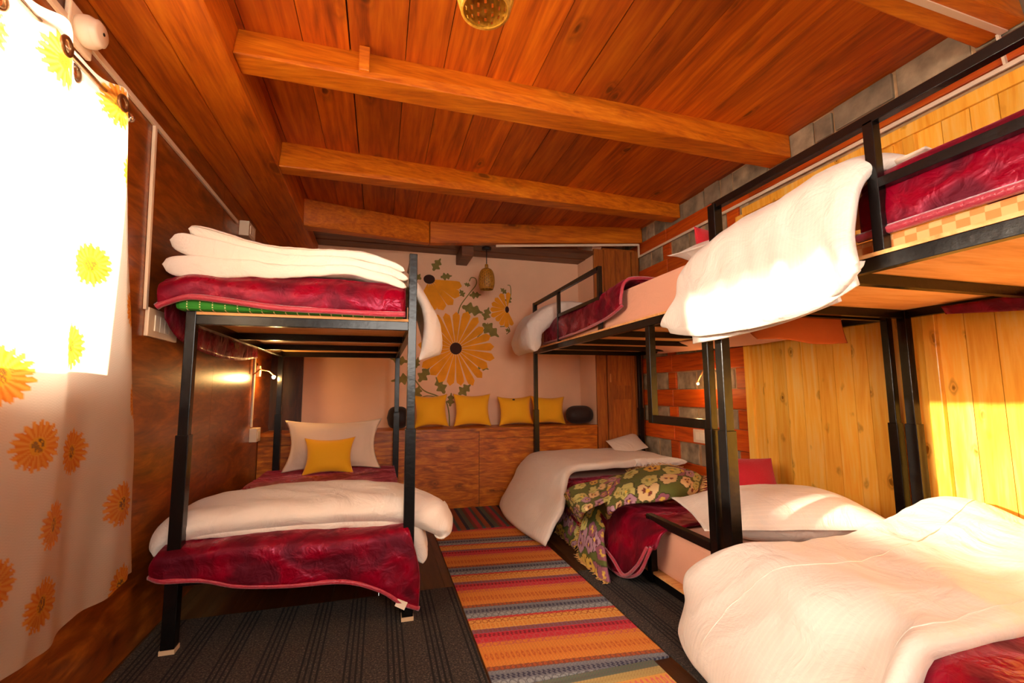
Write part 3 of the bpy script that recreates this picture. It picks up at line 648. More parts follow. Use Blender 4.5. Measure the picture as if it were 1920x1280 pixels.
mb = MB(); mb.bar((1.662, 4.11, 1.93), (1.662, 3.24, 1.93), .03); link(mb, 'guard_bar', 'black', FB)
mb = MB(); mb.bar((1.662, 2.56, 1.61), (1.662, 2.56, 1.0), .045); mb.bar((1.662, 2.58, 1.022), (1.662, 2.05, 1.022), .04, .05); link(mb, 'ladder_frame', 'black', FB, bevel=.002)
mb = MB(); mb.bar((1.655, 2.62, .03), (1.655, 2.62, .425), .045); mb.bar((1.655, 2.64, .408), (1.655, 2.05, .408), .04, .045); link(mb, 'low_guard', 'black', FB, bevel=.002)
NB = bunk('bunk_bed', 1.668, 2.965, -.42, 1.93, 1.612, .03, (1.66, 1.66, 2.165, 1.66), 'black steel bunk bed nearest on the right, beside the pine boards', bars=3, cap=False, sleeve=1.0, w_=.05)
mb = MB(); mb.bar((1.668, 1.93, 2.158), (1.668, -.42, 2.158), .036); mb.bar((1.668, 1.13, 2.15), (1.668, 1.13, 1.66), .036); mb.bar((1.668, -.42, 2.174), (1.668, -.42, 1.66), .036); link(mb, 'guard_rail', 'black', NB, bevel=.002)
mb = MB(); mb.bar((1.668, 1.12, 1.915), (1.668, -.42, 1.915), .034); link(mb, 'guard_bar', 'black', NB, bevel=.002)

# ------------------------------------------------------------------ bedding: left bunk
def mattress(x0, x1, y0, y1, z0, z1, mt, label, cat='mattress'):
    mb = MB(); n = 12; cx, cy, cz = (x0 + x1) / 2, (y0 + y1) / 2, (z0 + z1) / 2
    mb.box((x0, y0, z0), (x1, y1, z1)); return link(mb, 'mattress', mt, bevel=.03, label=label, cat=cat)
def hem(pts, r=.010, parent=None, mt='binding', n=60):
    mb = MB(); P = crs(np.array(pts, float), n); mb.tube(P.tolist(), r, 6); return link(mb, 'binding', mt, parent)
mattress(-.93, .14, 2.66, 4.78, .364, .468, 'pink', 'thin pink mattress on the lower deck of the left bunk, hidden under velvet')
# lower velvet blanket: flat over the bed, turned down over the foot end
rows = []
for x, zb_, yo in ((-1.0, .36, .03), (-.93, .345, .0), (-.78, .33, .01), (-.62, .29, .0), (-.40, .27, -.01), (-.15, .255, .0), (.02, .20, -.01), (.13, .12, .0), (.225, .07, .02)):
    xt = max(-.97, min(.155, x)); s_ = .0
    rows.append([(xt, 4.77, .482), (xt, 4.2, .487), (xt, 3.5, .485), (xt, 3.0, .487), (xt, 2.70, .484), (xt + (x - xt) * .3, 2.578, .455), (x, 2.562 + yo * .5, (.455 + zb_) / 2), (x, 2.56 + yo, zb_)])
vb = soft('velvet_blanket', 'velvet', rows, .012, nu=90, nv=80, wr=.014, ws=9, seed=3, pe=30, label='burgundy velvet blanket on the lower left bed, hanging over its foot end', cat='blanket')
hem([r_[-1] for r_ in rows], .013, vb)
mb = MB(); mb.add([(.115, 2.548, .145), (.165, 2.548, .12), (.148, 2.548, .085), (.10, 2.548, .112), (.115, 2.551, .145), (.165, 2.551, .12), (.148, 2.551, .085), (.10, 2.551, .112)], [(0, 1, 2, 3), (7, 6, 5, 4), (0, 4, 5, 1), (1, 5, 6, 2), (2, 6, 7, 3), (3, 7, 4, 0)]); link(mb, 'care_tag', 'plastic_d', vb, label='small white care tag')
# folded duvet across the foot of the lower bed
rowsA = []
for x, zt, zf, yb in ((-1.02, .46, .43, 3.0), (-.99, .53, .45, 3.1), (-.88, .575, .50, 3.25), (-.6, .585, .52, 3.5), (-.25, .59, .52, 3.52), (.0, .585, .51, 3.4), (.13, .575, .49, 3.3), (.22, .56, .46, 3.1), (.31, .53, .42, 2.98), (.355, .47, .40, 2.9), (.365, .42, .385, 2.85)):
    rowsA.append([(x, yb, .52 if x < .15 else zt - .04), (x, (yb + 2.8) / 2, zt), (x, 2.85, zt), (x, 2.72, zt - .015), (x, 2.66, zf)])
rowsB = []
for x, z in ((-.95, .515), (-.6, .515), (-.2, .512), (.08, .508), (.15, .50), (.215, .42), (.245, .33), (.25, .27)):
    rowsB.append([(x, 3.1, z), (x, 2.9, z), (x, 2.75, z), (x, 2.66, z - .005)])
soft('duvet', 'duvet', [rowsA, rowsB], [.055, .036], nu=60, nv=120, wr=.024, ws=11, tv=(1, 1, 1, 1, 1, 1, 1.15, 1.3), seed=5, label='folded cream duvet across the foot of the lower left bed', cat='duvet')
soft('pillow', 'pillow', pillow_grid((-.40, 4.62, .72), .43, .235, (1, 0, 0), (0, .22, 1), pinch=.16), .08, nu=40, nv=34, pe=2.2, pq=.8, flange=.1, wr=.006, label='beige flanged pillow standing at the head of the lower left bed', cat='pillow')
soft('cushion', 'yellow', pillow_grid((-.415, 4.42, .645), .215, .165, (1, 0, 0), (0, .35, 1), pinch=.17), .075, nu=36, nv=30, pe=2.2, pq=.8, wr=.004, label='yellow cushion leaning on the beige pillow of the lower left bed', cat='cushion')
# upper deck
mb = MB(); mb.box((-.97, 2.56, 1.608), (.12, 4.78, 1.70)); link(mb, 'mattress', 'green', bevel=.02, label='mattress with green dotted sheet on the upper left bunk', cat='mattress')
rows = []
for x, zb_ in ((-1.03, 1.61), (-1.0, 1.63), (-.9, 1.665), (-.75, 1.655), (-.5, 1.628), (-.2, 1.622), (.0, 1.618), (.125, 1.62)):
    zt = 1.80 if x > -.95 else 1.76
    rows.append([(x, 4.6, zt - .03), (x, 4.0, zt), (x, 3.2, zt), (x, 2.68, zt), (x, 2.575, zt - .03), (x, 2.535, (zt + zb_) / 2), (x, 2.54, zb_)])
vb = soft('velvet_blanket', 'velvet', rows, .02, nu=70, nv=60, wr=.012, ws=10, seed=8, pe=24, label='burgundy velvet blanket folded over the green sheet on the upper left bunk', cat='blanket')
hem([(r_[-1][0], r_[-1][1] - .012, r_[-1][2]) for r_ in rows], .016, vb)
# side drape of the blanket along the wall
rows = []
for y, zb_ in ((2.60, 1.56), (2.8, 1.48), (3.2, 1.44), (3.8, 1.44), (4.4, 1.5)):
    rows.append([(-.96, y, 1.76), (-1.01, y, 1.72), (-1.025, y, 1.62), (-1.02, y, zb_)])
soft('velvet_throw', 'velvet', rows, .010, nu=24, nv=50, wr=.008, label='burgundy velvet drape hanging between the upper left bunk and the wall', cat='blanket')
def layer(zl, x0, lift, yf, x1):
    R_ = []
    for x in np.linspace(x0, x1, 9):
        k = max(0, (-.45 - x) / .5); z = zl + lift * k ** 1.6 + .02 * math.exp(-((x + .2) / .2) ** 2)
        if x > -.05: z -= (x + .05) * .30
        R_.append([(x, 3.4, z + .0), (x, 3.0, z + .01), (x, 2.75, z + .01), (x, 2.60, z), (x, yf, z - .006)])
    return R_
drape = [[(-.40, 3.4, 1.94), (-.40, 3.05, 1.955), (-.40, 2.78, 1.95), (-.40, 2.66, 1.93)], [(-.12, 3.4, 1.95), (-.12, 3.05, 1.97), (-.12, 2.78, 1.955), (-.12, 2.66, 1.93)], [(.10, 3.4, 1.89), (.10, 3.05, 1.90), (.10, 2.78, 1.89), (.10, 2.68, 1.86)], [(.225, 3.4, 1.79), (.235, 3.05, 1.80), (.23, 2.80, 1.78), (.215, 2.69, 1.75)],
         [(.29, 3.4, 1.64), (.315, 3.05, 1.64), (.31, 2.80, 1.63), (.255, 2.70, 1.60)], [(.30, 3.4, 1.50), (.335, 3.05, 1.49), (.325, 2.80, 1.48), (.24, 2.70, 1.45)], [(.29, 3.4, 1.44), (.32, 3.05, 1.44), (.31, 2.82, 1.42), (.215, 2.70, 1.38)]]
mb = MB()
for k_, (c_, tvv) in enumerate(((layer(1.835, -1.03, .0, 2.55, .13), (2.2, 2.0, 1.5, 1.1, 1, 1)), (layer(1.888, -1.01, .06, 2.56, .14), (2.2, 2.0, 1.5, 1.1, 1, 1)), (layer(1.932, -.94, .10, 2.575, .12), (1.4, 1.3, 1.1, 1, 1, 1)))):
    puff(mb, c_, .026, 50, 90, pe=16, wr=.012, ws=12, seed=11 + k_, tv=tvv)
puff(mb, drape, .03, 44, 80, pe=8, wr=.016, ws=13, seed=15)
link(mb, 'duvet', 'duvet', weld=True, label='stacked folded cream duvets on the upper left bunk, one end draping over its side', cat='duvet')

# ------------------------------------------------------------------ bedding: far right bunk
mattress(1.675, 2.95, 2.06, 4.80, .094, .375, 'pink', 'pink sheeted mattress on the lower deck of the far right bunk')
rows = []   # velvet over the middle, hanging over the open side
for y, xb, zb_ in ((4.0, 1.50, .16), (3.6, 1.50, .12), (3.3, 1.50, .10), (3.0, 1.50, .05), (2.8, 1.50, .03), (2.65, 1.505, .06), (2.52, 1.51, .14), (2.42, 1.52, .30)):
    rows.append([(2.94, y, .40), (2.5, y, .405), (2.0, y, .405), (1.70, y, .40), (1.60, y, .375), (1.555, y, .30), (xb + .02, y, (.34 + zb_) / 2), (xb, y, zb_)])
vb = soft('velvet_blanket', 'velvet', rows, .012, nu=80, nv=80, wr=.014, ws=10, seed=13, pe=30, label='burgundy velvet blanket over the middle of the lower far right bed', cat='blanket')
hem([r_[-1] for r_ in rows], .011, vb)
hem([(1.50, 2.43, .30), (1.485, 2.52, .17), (1.475, 2.66, .07), (1.475, 2.80, .12), (1.475, 2.98, .17), (1.485, 3.02, .20)], .010, vb)
rows = []   # duvet at the far end
for y, yh, fl in ((4.86, 4.78, 0), (4.6, 4.55, .05), (4.25, 4.2, .08), (3.95, 3.8, .06), (3.80, 3.42, .0)):
    yn = y if y > 3.9 else 4.02
    rows.append([(2.93, yn + (.15 if y < 3.9 else 0), .50), (2.5, (y + yn) / 2 + (.06 if y < 3.9 else 0), .52), (2.0, y + (.03 if y < 3.9 else 0), .53), (1.66, y - .02, .52), (1.50, (y + yh) / 2, .44), (1.40, yh, .30), (1.31 - fl * .6, yh, .16), (1.23 - fl, yh - .03, .035)])
soft('duvet', 'stripe', rows, .035, nu=90, nv=60, wr=.014, ws=8, seed=17, pe=14, label='white duvet spread over the far end of the lower right bed, reaching the floor', cat='duvet')
soft('pillow', 'stripe', pillow_grid((2.70, 4.70, .60), .24, .16, (1, .3, .15), (0, 1, .5), pinch=.05), .05, pe=2.4, pq=.8, label='white pillow corner poking up behind the duvet in the far right corner', cat='pillow')
# floral throw: two hanging ends
band = [[(2.590, 3.302, 0.490), (2.265, 2.928, 0.500), (2.176, 2.858, 0.460)], [(2.441, 3.326, 0.550), (2.035, 2.821, 0.560), (1.901, 2.734, 0.480)], [(2.328, 3.534, 0.550), (1.874, 2.873, 0.560), (1.758, 2.746, 0.470)], [(2.076, 3.593, 0.500), (1.718, 2.994, 0.510), (1.596, 2.810, 0.450)],
        [(1.673, 3.214, 0.470), (1.526, 2.899, 0.470), (1.464, 2.749, 0.430)], [(1.580, 3.302, 0.360), (1.570, 3.150, 0.337), (1.570, 3.031, 0.282)], [(1.470, 3.245, 0.207), (1.460, 3.045, 0.226), (1.470, 2.906, 0.219)], [(1.420, 3.200, 0.037), (1.410, 2.967, 0.088), (1.420, 2.785, 0.127)], [(1.400, 3.058, -0.117), (1.390, 2.856, -0.052), (1.400, 2.705, -0.002)], [(1.400, 2.976, -0.147), (1.390, 2.820, -0.088), (1.400, 2.715, -0.044)]]
band2 = [[(2.093, 3.715, 0.470), (1.897, 3.354, 0.470), (1.736, 3.052, 0.460)], [(1.667, 3.474, 0.470), (1.485, 3.084, 0.470), (1.373, 2.792, 0.460)], [(1.405, 3.300, 0.470), (1.321, 3.011, 0.460), (1.250, 2.707, 0.450)], [(1.520, 3.734, 0.290), (1.510, 3.554, 0.246), (1.500, 3.329, 0.202)], [(1.480, 3.738, 0.139), (1.470, 3.531, 0.131), (1.460, 3.284, 0.121)], [(1.460, 3.766, 0.025), (1.460, 3.601, 0.017), (1.450, 3.346, 0.007)]]
mb = MB(); puff(mb, band2, .012, 60, 90, seed=4, wr=.010, ws=14, pe=20); puff(mb, band, .014, 90, 200, seed=5, wr=.012, ws=12, pe=20)
UVt = np.concatenate(mb.uv)
def pansy(U):
    base = np.array(hexc('5e6428')[:3]); out = np.tile(base, (len(U), 1)); g = np.random.default_rng(5)
    pal = [(hexc('d8b04a'), hexc('5a2030')), (hexc('b48a9a'), hexc('6a3048')), (hexc('c8c070'), hexc('8a8a40')), (hexc('e0c088'), hexc('7a3828')), (hexc('9a5a6a'), hexc('d8b04a'))]
    for cell in (.19, .14):
        cu = np.floor(U / cell); h = np.sin(cu[:, 0] * 12.9898 + cu[:, 1] * 78.233 + cell * 999) * 43758.5453; h = h - np.floor(h)
        h2 = np.sin(cu[:, 0] * 39.3 + cu[:, 1] * 11.1 + cell * 555) * 24634.63; h2 = h2 - np.floor(h2)
        ctr = (cu + .5 + np.stack([h - .5, h2 - .5], -1) * .35) * cell; d = U - ctr; r = np.linalg.norm(d, axis=1) / cell; a = np.arctan2(d[:, 1], d[:, 0]) + h * 6
        edge = .34 + .09 * np.abs(np.cos(a * 2.5)); k = (h2 * len(pal)).astype(int) % len(pal)
        for i, (c1, c2) in enumerate(pal):
            s_ = (k == i) & (h > .15)
            out[s_ & (r < edge + .035)] = np.array(hexc('3a3818')[:3]); out[s_ & (r < edge)] = c1[:3]
            out[s_ & (r < edge * .5) & (np.cos(a * 2.5 + .5) > -.1)] = c2[:3]; out[s_ & (r < .07)] = np.array(hexc('e8c050')[:3])
    return np.concatenate([out, np.ones((len(U), 1))], 1)
th = link(mb, 'floral_throw', 'throwm', attr=pansy(UVt), label='green, yellow and purple pansy throw bunched across the lower far right bed', cat='throw')
def fringe(path, ln_, n, dirv, parent):
    mb = MB(); P = crs(np.array(path, float), n); g = random.Random(3)
    for p in P:
        q = [p, p + np.array(dirv) * ln_ * .5 + np.array([g.uniform(-.012, .012), g.uniform(-.015, .015), g.uniform(-.006, .006)]), p + np.array(dirv) * ln_ * g.uniform(.7, 1.1) + np.array([g.uniform(-.02, .02), g.uniform(-.025, .025), 0])]
        q = [(a[0], a[1], max(a[2], .014)) for a in q]; mb.tube(q, [.003, .0028, .0018], 4)
    o = link(mb, 'fringe', 'fringe', parent); o['kind'] = 'stuff'
fringe([r_[0] for r_ in band[5:]], .05, 70, (-.35, .75, -.5), th)
fringe(band2[-1], .05, 30, (-.1, .1, -1), th); fringe(band[-1], .04, 24, (-.8, -.5, -.3), th)
fringe([band[1][2], band[0][2], band[0][1], band[0][0]], .07, 40, (.4, -.6, .2), th); fringe([r_[0] for r_ in band[1:4]], .05, 40, (-.2, .8, .5), th)
soft('cushion', 'redfab', pillow_grid((2.58, 2.80, .54), .21, .18, (1, -.35, -.03), (.16, .45, 1), pinch=.06), .06, pe=2.4, pq=.8, wr=.004, label='bright red cushion standing behind the white pillow on the lower right bed', cat='cushion')
soft('pillow', 'stripe', pillow_grid((2.16, 2.14, .52), .50, .27, (1, -.42, .03), (.30, 1, .10), pinch=.05), .13, nu=44, nv=36, pe=2.6, pq=.75, flange=.07, wr=.008, ws=10, label='plump white pillow at the near end of the lower far right bed', cat='pillow')
# upper deck
mattress(1.70, 2.94, 2.00, 4.80, 1.677, 1.94, 'pink', 'pink sheeted mattress on the upper deck of the far right bunk')
rows = []
for y, zb_, xo in ((4.55, 1.70, 0), (4.2, 1.70, 0), (3.8, 1.71, 0), (3.45, 1.72, -.01), (3.15, 1.74, -.02), (2.98, 1.76, -.03), (2.86, 1.80, -.02)):
    up_ = .035 if y < 3.3 else 0
    rows.append([(2.7, y + .1, 1.965 + up_), (2.2, y + .05, 1.97 + up_), (1.80, y, 1.965 + up_), (1.70 + xo, y, 1.93 + up_), (1.665 + xo, y, 1.86), (1.66 + xo, y, zb_)])
vb = soft('velvet_blanket', 'velvet', rows, .013, nu=60, nv=70, wr=.016, ws=11, seed=19, pe=24, label='burgundy velvet blanket on the pink mattress of the upper far right bunk', cat='blanket')
hem([r_[-1] for r_ in rows], .012, vb); hem([(a[0] - .01, a[1], a[2] + .01) for a in rows[-1]], .012, vb)
rows = []
for y, k in ((4.88, .6), (4.78, 1), (4.62, 1.05), (4.40, .9), (4.28, .8)):
    rows.append([(2.3, y, 2.0), (1.95, y, 2.04), (1.74, y, 2.03), (1.64, y - .0, 1.96), (1.56 - .02 * k, y, 1.88), (1.50 - .03 * k, y, 1.76), (1.49 - .03 * k, y - .02, 1.59)])
soft('duvet', 'duvet', rows, .10, nu=70, nv=50, wr=.03, ws=9, seed=23, pe=7, label='rolled cream duvet spilling over the far corner of the upper far right bunk', cat='duvet')
soft('pillow', 'stripe', pillow_grid((2.05, 2.25, 2.03), .36, .2, (1, .15, .05), (0, 1, .1), pinch=.05), .08, pe=2.4, pq=.8, flange=.08, label='white pillow on the upper far right bunk, behind the hanging duvet', cat='pillow')
soft('cushion', 'redfab', pillow_grid((1.922, 2.320, 2.120), .09, .09, (1, .3, 0), (0, .2, 1)), .04, nu=20, nv=20, pe=2.4, pq=.8, label='red cushion edge peeping over the pillow on the upper far right bunk', cat='cushion')
soft('bedsheet', 'pink', [[(2.93, 4.4, 1.60), (2.9, 4.35, 1.64), (2.7, 4.3, 1.655)], [(2.93, 3.7, 1.585), (2.88, 3.7, 1.6), (2.7, 3.7, 1.655)], [(2.93, 2.9, 1.57), (2.88, 2.9, 1.58), (2.7, 2.9, 1.655)], [(2.93, 2.3, 1.60), (2.9, 2.3, 1.61), (2.7, 2.3, 1.655)]], .006, nu=16, nv=40, label='pink sheet hem hanging below the upper deck beside the stone wall', cat='sheet')
soft('cloth', 'orange', [[(2.063, 2.160, 1.536), (2.223, 2.140, 1.621), (2.498, 2.130, 1.663), (2.717, 2.120, 1.657)], [(2.061, 2.140, 1.515), (2.217, 2.120, 1.558), (2.485, 2.110, 1.555), (2.711, 2.100, 1.554)], [(2.077, 2.120, 1.488), (2.248, 2.100, 1.490), (2.485, 2.100, 1.468), (2.724, 2.090, 1.478)]], .006, nu=50, nv=24, wr=.006, ws=20, label='rust orange cloth hanging below the white duvet of the upper right bunks', cat='cloth')

# ------------------------------------------------------------------ bedding: near right bunk
mattress(1.69, 2.95, -.38, 1.90, .094, .375, 'pink', 'pink sheeted mattress on the lower deck of the near right bunk')
rows = []
for y in (1.02, .9, .6, .3, 0.0, -.3):
    rows.append([(2.94, y, .45), (2.4, y, .47), (1.9, y, .455), (1.52, y, .445), (1.40, y, .36), (1.355, y, .25), (1.345, y, .12)])
soft('velvet_blanket', 'velvet', rows, .014, nu=60, nv=60, wr=.012, ws=9, seed=29, pe=24, label='burgundy velvet blanket on the lower near right bed, under the white duvet', cat='blanket')
rows = []
for y, a, hx, hy in ((1.72, 0, 1.42, 1.98), (1.62, 1, 1.35, 1.84), (1.46, 1, 1.30, 1.62), (1.26, 1, 1.27, 1.38), (1.08, 1, 1.27, 1.08), (.965, 1, 1.26, .94)):
    hump = .085 * math.exp(-((y - 1.56) / .2) ** 2)
    if y < 1.0:
        rows.append([(2.97, 1.06, .52), (2.80, 1.04, .53), (2.4, 1.0, .50), (1.95, .965, .495), (1.60, .965, .495), (1.42, .975, .485), (1.32, .985, .40), (1.285, .99, .22), (1.24, .99, .07)]); continue
    rows.append([(2.97, y + .12, .52 + hump * .8), (2.80, y + .10, .54 + hump), (2.4, y + .05, .50 + hump * .4), (1.95, y, .495), (1.66, y, .495), (1.52, (y + hy) / 2, .45), (1.44, hy, .33), (hx + .03, hy, .20), (hx - .03, hy, .05)])
mb = MB(); Sd = puff(mb, rows, .04, 120, 110, seed=31, pe=14, wr=.026, ws=6.5)
nd = link(mb, 'duvet', 'stripe', weld=True, label='large white striped duvet over the lower near right bed', cat='duvet')
for v0 in (.30, .78):
    P = [tuple(Sd[int((len(Sd) - 1) * (v0 + .12 * math.sin(i_ / 119 * 3))), i_] + np.array([0, 0, .001])) for i_ in range(4, 112, 3)]
    mb = MB(); mb.tube(P, .0022, 5); link(mb, 'seam', 'duvet', nd)
mb = MB(); mb.box((1.69, -.40, 1.677), (2.95, 1.90, 1.735)); link(mb, 'mattress', 'check', bevel=.01, label='thin tan checked mattress on the upper near right bunk', cat='mattress')
rows = []
for y in (1.22, 1.10, .8, .4, 0.0, -.35):
    k = .03 if y > 1.15 else 0
    rows.append([(2.92, y, 1.98 - k), (2.3, y, 2.0 - k), (1.80, y, 1.98 - k), (1.72, y, 1.93 - k), (1.700, y, 1.86), (1.696, y, 1.75)])
vb = soft('velvet_blanket', 'velvet', rows, .02, nu=60, nv=60, wr=.010, ws=10, seed=37, pe=24, label='burgundy velvet blanket on the upper near right bunk, behind its guard bars', cat='blanket')
hem([(a[-1][0] - .016, a[-1][1], a[-1][2]) for a in rows], .017, vb)
soft('pillow', 'pillow', pillow_grid((2.1, 1.25, 2.02), .36, .2, (1, .1, 0), (0, 1, .05), pinch=.05), .065, pe=2.4, pq=.8, label='white pillow on the upper near right bunk, beside the velvet blanket', cat='pillow')
rows = []   # the duvet bulging out between the guard rail and the deck
for y, yt, zh, zt in ((2.26, 1.98, 1.58, 1.94), (2.12, 1.88, 1.50, 1.99), (1.90, 1.72, 1.475, 2.02), (1.65, 1.52, 1.475, 2.03), (1.40, 1.36, 1.49, 2.06), (1.22, 1.20, 1.53, 2.05), (1.13, 1.13, 1.60, 2.00)):
    rows.append([(2.3, yt, zt - .02), (2.0, yt, zt + .01), (1.78, yt, zt), (1.66, yt, zt - .04), (1.585, (y + yt) / 2, zt - .12), (1.555, (y + yt) / 2 + .01, zt - .25), (1.545, y, zt - .36), (1.56, y, zh)])
under = [[(1.62, 2.07, 1.60), (1.60, 2.07, 1.52), (1.60, 2.07, 1.445)], [(1.62, 1.8, 1.60), (1.59, 1.8, 1.52), (1.60, 1.8, 1.45)], [(1.62, 1.5, 1.62), (1.60, 1.5, 1.53), (1.61, 1.5, 1.475)], [(1.62, 1.25, 1.64), (1.61, 1.25, 1.56), (1.62, 1.25, 1.52)]]
lip = [[(1.60, 2.20, 1.60), (1.56, 2.22, 1.565), (1.57, 2.22, 1.52)], [(1.58, 1.95, 1.56), (1.535, 1.95, 1.52), (1.56, 1.95, 1.475)], [(1.58, 1.65, 1.56), (1.53, 1.65, 1.515), (1.56, 1.65, 1.475)], [(1.58, 1.35, 1.58), (1.535, 1.35, 1.53), (1.57, 1.35, 1.495)], [(1.60, 1.14, 1.64), (1.57, 1.15, 1.60), (1.59, 1.16, 1.56)]]
soft('duvet', 'stripe', [rows, under, lip], [.03, .012, .022], nu=100, nv=100, wr=.016, ws=6, seed=41, pe=14, label='white striped duvet bulging over the side of the upper right bunks', cat='duvet')
soft('velvet_throw', 'velvet', [[(2.93, 1.7, 1.60), (2.9, 1.7, 1.64)], [(2.93, 1.3, 1.56), (2.9, 1.3, 1.64)], [(2.93, .9, 1.55), (2.9, .9, 1.64)], [(2.93, .3, 1.55), (2.9, .3, 1.64)]], .008, nu=10, nv=30, label='burgundy blanket edge hanging below the near upper deck by the pine boards', cat='blanket')

# ------------------------------------------------------------------ cushions and bolsters on the bench
for i, (x0, x1, zt, ti, lb) in enumerate(((.37, .72, 1.165, .03, 'leftmost yellow cushion on the bench, next to the half hidden dark bolster'),
                                        (.80, 1.205, 1.17, -.01, 'yellow cushion on the bench, second from the left, standing alone'),
                                        (1.31, 1.70, 1.14, .02, 'yellow cushion on the bench with a brown spot at its top edge'),
                                        (1.705, 2.11, 1.135, -.03, 'yellow cushion on the bench, rightmost, beside the dark bolster'))):
    t = thing('cushion', ((x0 + x1) / 2, 5.08, .816), label=lb, cat='cushion', group='yellow cushions on the bench')
    soft('cover', 'yellow', pillow_grid(((x0 + x1) / 2, 5.10, (zt + .825) / 2), (x1 - x0) / 2 + .012, (zt - .825) / 2 + .012, (1, 0, ti), (-ti, .22, 1), pinch=.15), .08, parent=t, nu=32, nv=30, pe=2.2, pq=.8, wr=.005, seed=50 + i)
    if i == 2:
        mb = MB(); mb.lathe((1.48, 5.085, 1.095), [(0, -.012), (.016, -.01), (.02, 0), (.014, .008), (0, .01)], 12, axis=(0, 1, .2)); link(mb, 'brown_button', 'mural_b', t, label='dark brown spot')
def bolster(x0, x1, z, y, r, label):
    mb = MB(); L_ = x1 - x0; prof = []
    for k in range(17):
        t = k / 16; e = (1 - abs(2 * t - 1) ** 3.5) ** .5; prof.append((max(r * e, .004), t * L_))
    mb.lathe((x0, y, z), prof, 28, axis=(1, 0, 0)); return link(mb, 'bolster', 'bolster', label=label, cat='cushion')
bolster(2.09, 2.425, .925, 5.0, .105, 'dark brown round bolster at the right end of the bench')
bolster(.08, .30, .935, 5.0, .115, 'dark brown bolster on the bench, half hidden by the left bunk post')

# ------------------------------------------------------------------ pendant lamps
def pendant(loc, ztop, label):
    x, y, z = loc; t = thing('pendant_lamp', (x, y, z), label=label, cat='lamp')
    mb = MB(); mb.lathe((x, y, ztop - .03), [(0, 0), (.048, 0), (.052, .01), (.052, .03), (0, .03)], 24); link(mb, 'ceiling_rose', 'cord', t)
    mb = MB(); mb.tube([(x, y, z + .27), (x, y, ztop - .02)], .005, 8); link(mb, 'cord', 'cord', t)
    prof = []
    for k in range(15):
        s_ = k / 14; zz = .235 * s_
        r = .066 + .022 * math.sin(math.pi * min(1, s_ * 1.25 + .08)) if s_ < .4 else .022 + .0655 * math.sqrt(max(0, 1 - ((s_ - .4) / .6) ** 2.2))
        prof.append((r, zz))
    mb = MB(); mb.lathe((x, y, z), prof, 72, skip=lambda i, k: 1 <= i < 12 and (k + 3 * (i % 2)) % 6 == 0)
    link(mb, 'woven_shade', 'bamboo', t, solid=.004)
    mb = MB(); mb.lathe((x, y, z), [(.066, -.003), (.074, -.003), (.075, .006), (.067, .006), (.066, -.003)], 40); link(mb, 'shade_rim', 'bamboo', t)
    mb = MB(); mb.lathe((x, y, z + .215), [(0, 0), (.019, 0), (.019, .06), (.008, .068), (0, .068)], 20); link(mb, 'socket', 'bamboo', t)
    mb = MB(); mb.lathe((x, y, z + .10), [(0, -.035), (.02, -.028), (.03, -.005), (.028, .02), (.016, .06), (.013, .11), (0, .115)], 20); link(mb, 'bulb', 'bulb', t)
    return t
pendant((.275, 1.215, 2.325), 2.735, 'woven bamboo pendant lamp hanging nearest, cut by the top edge of the picture')
pendant((1.10, 4.81, 2.315), 2.785, 'small woven bamboo pendant lamp hanging in front of the daisy mural')

# ------------------------------------------------------------------ reading lights
t = thing('reading_light', (-.95, 4.72, 1.25), label='glowing reading light at the head of the lower left bunk', cat='lamp')
mb = MB(); mb.tube([(XL + .02, 4.50, 1.36), (-1.03, 4.55, 1.41), (-.98, 4.65, 1.40), (-.955, 4.72, 1.365)], .006, 8); link(mb, 'gooseneck', 'neck', t)
mb = MB(); mb.lathe((-.953, 4.722, 1.335), [(0, 0), (.014, 0), (.017, .02), (.010, .035), (0, .035)], 16); link(mb, 'lamp_head', 'neck', t)
mb = MB(); mb.lathe((-.950, 4.712, 1.346), [(0, -.015), (.013, -.009), (.016, .002), (.010, .012), (0, .015)], 12, axis=(0, -1, 0)); link(mb, 'led', 'led', t)
lamp('reading_light_left', 'POINT', (-.945, 4.68, 1.33), 4.0, (1.0, .55, .18), shadow_soft_size=.012)
t = thing('reading_light', (2.97, 3.7, 1.2), label='small copper gooseneck reading light on the stone wall', cat='lamp')
mb = MB(); mb.tube([(XR - .01, 3.62, 1.47), (2.985, 3.64, 1.46), (2.945, 3.68, 1.38), (2.93, 3.74, 1.285)], .006, 8); link(mb, 'gooseneck', 'neck', t)
mb = MB(); mb.lathe((2.93, 3.745, 1.255), [(0, 0), (.013, 0), (.016, .02), (.009, .03), (0, .03)], 16); link(mb, 'lamp_head', 'neck', t)
mb = MB(); mb.lathe((2.925, 3.735, 1.262), [(0, -.009), (.009, -.005), (.010, .004), (.005, .009), (0, .010)], 12, axis=(-.5, -.8, -.3)); link(mb, 'led', 'led', t)
lamp('reading_light_right', 'POINT', (2.90, 3.70, 1.24), 2.0, (1.0, .55, .18), shadow_soft_size=.012)

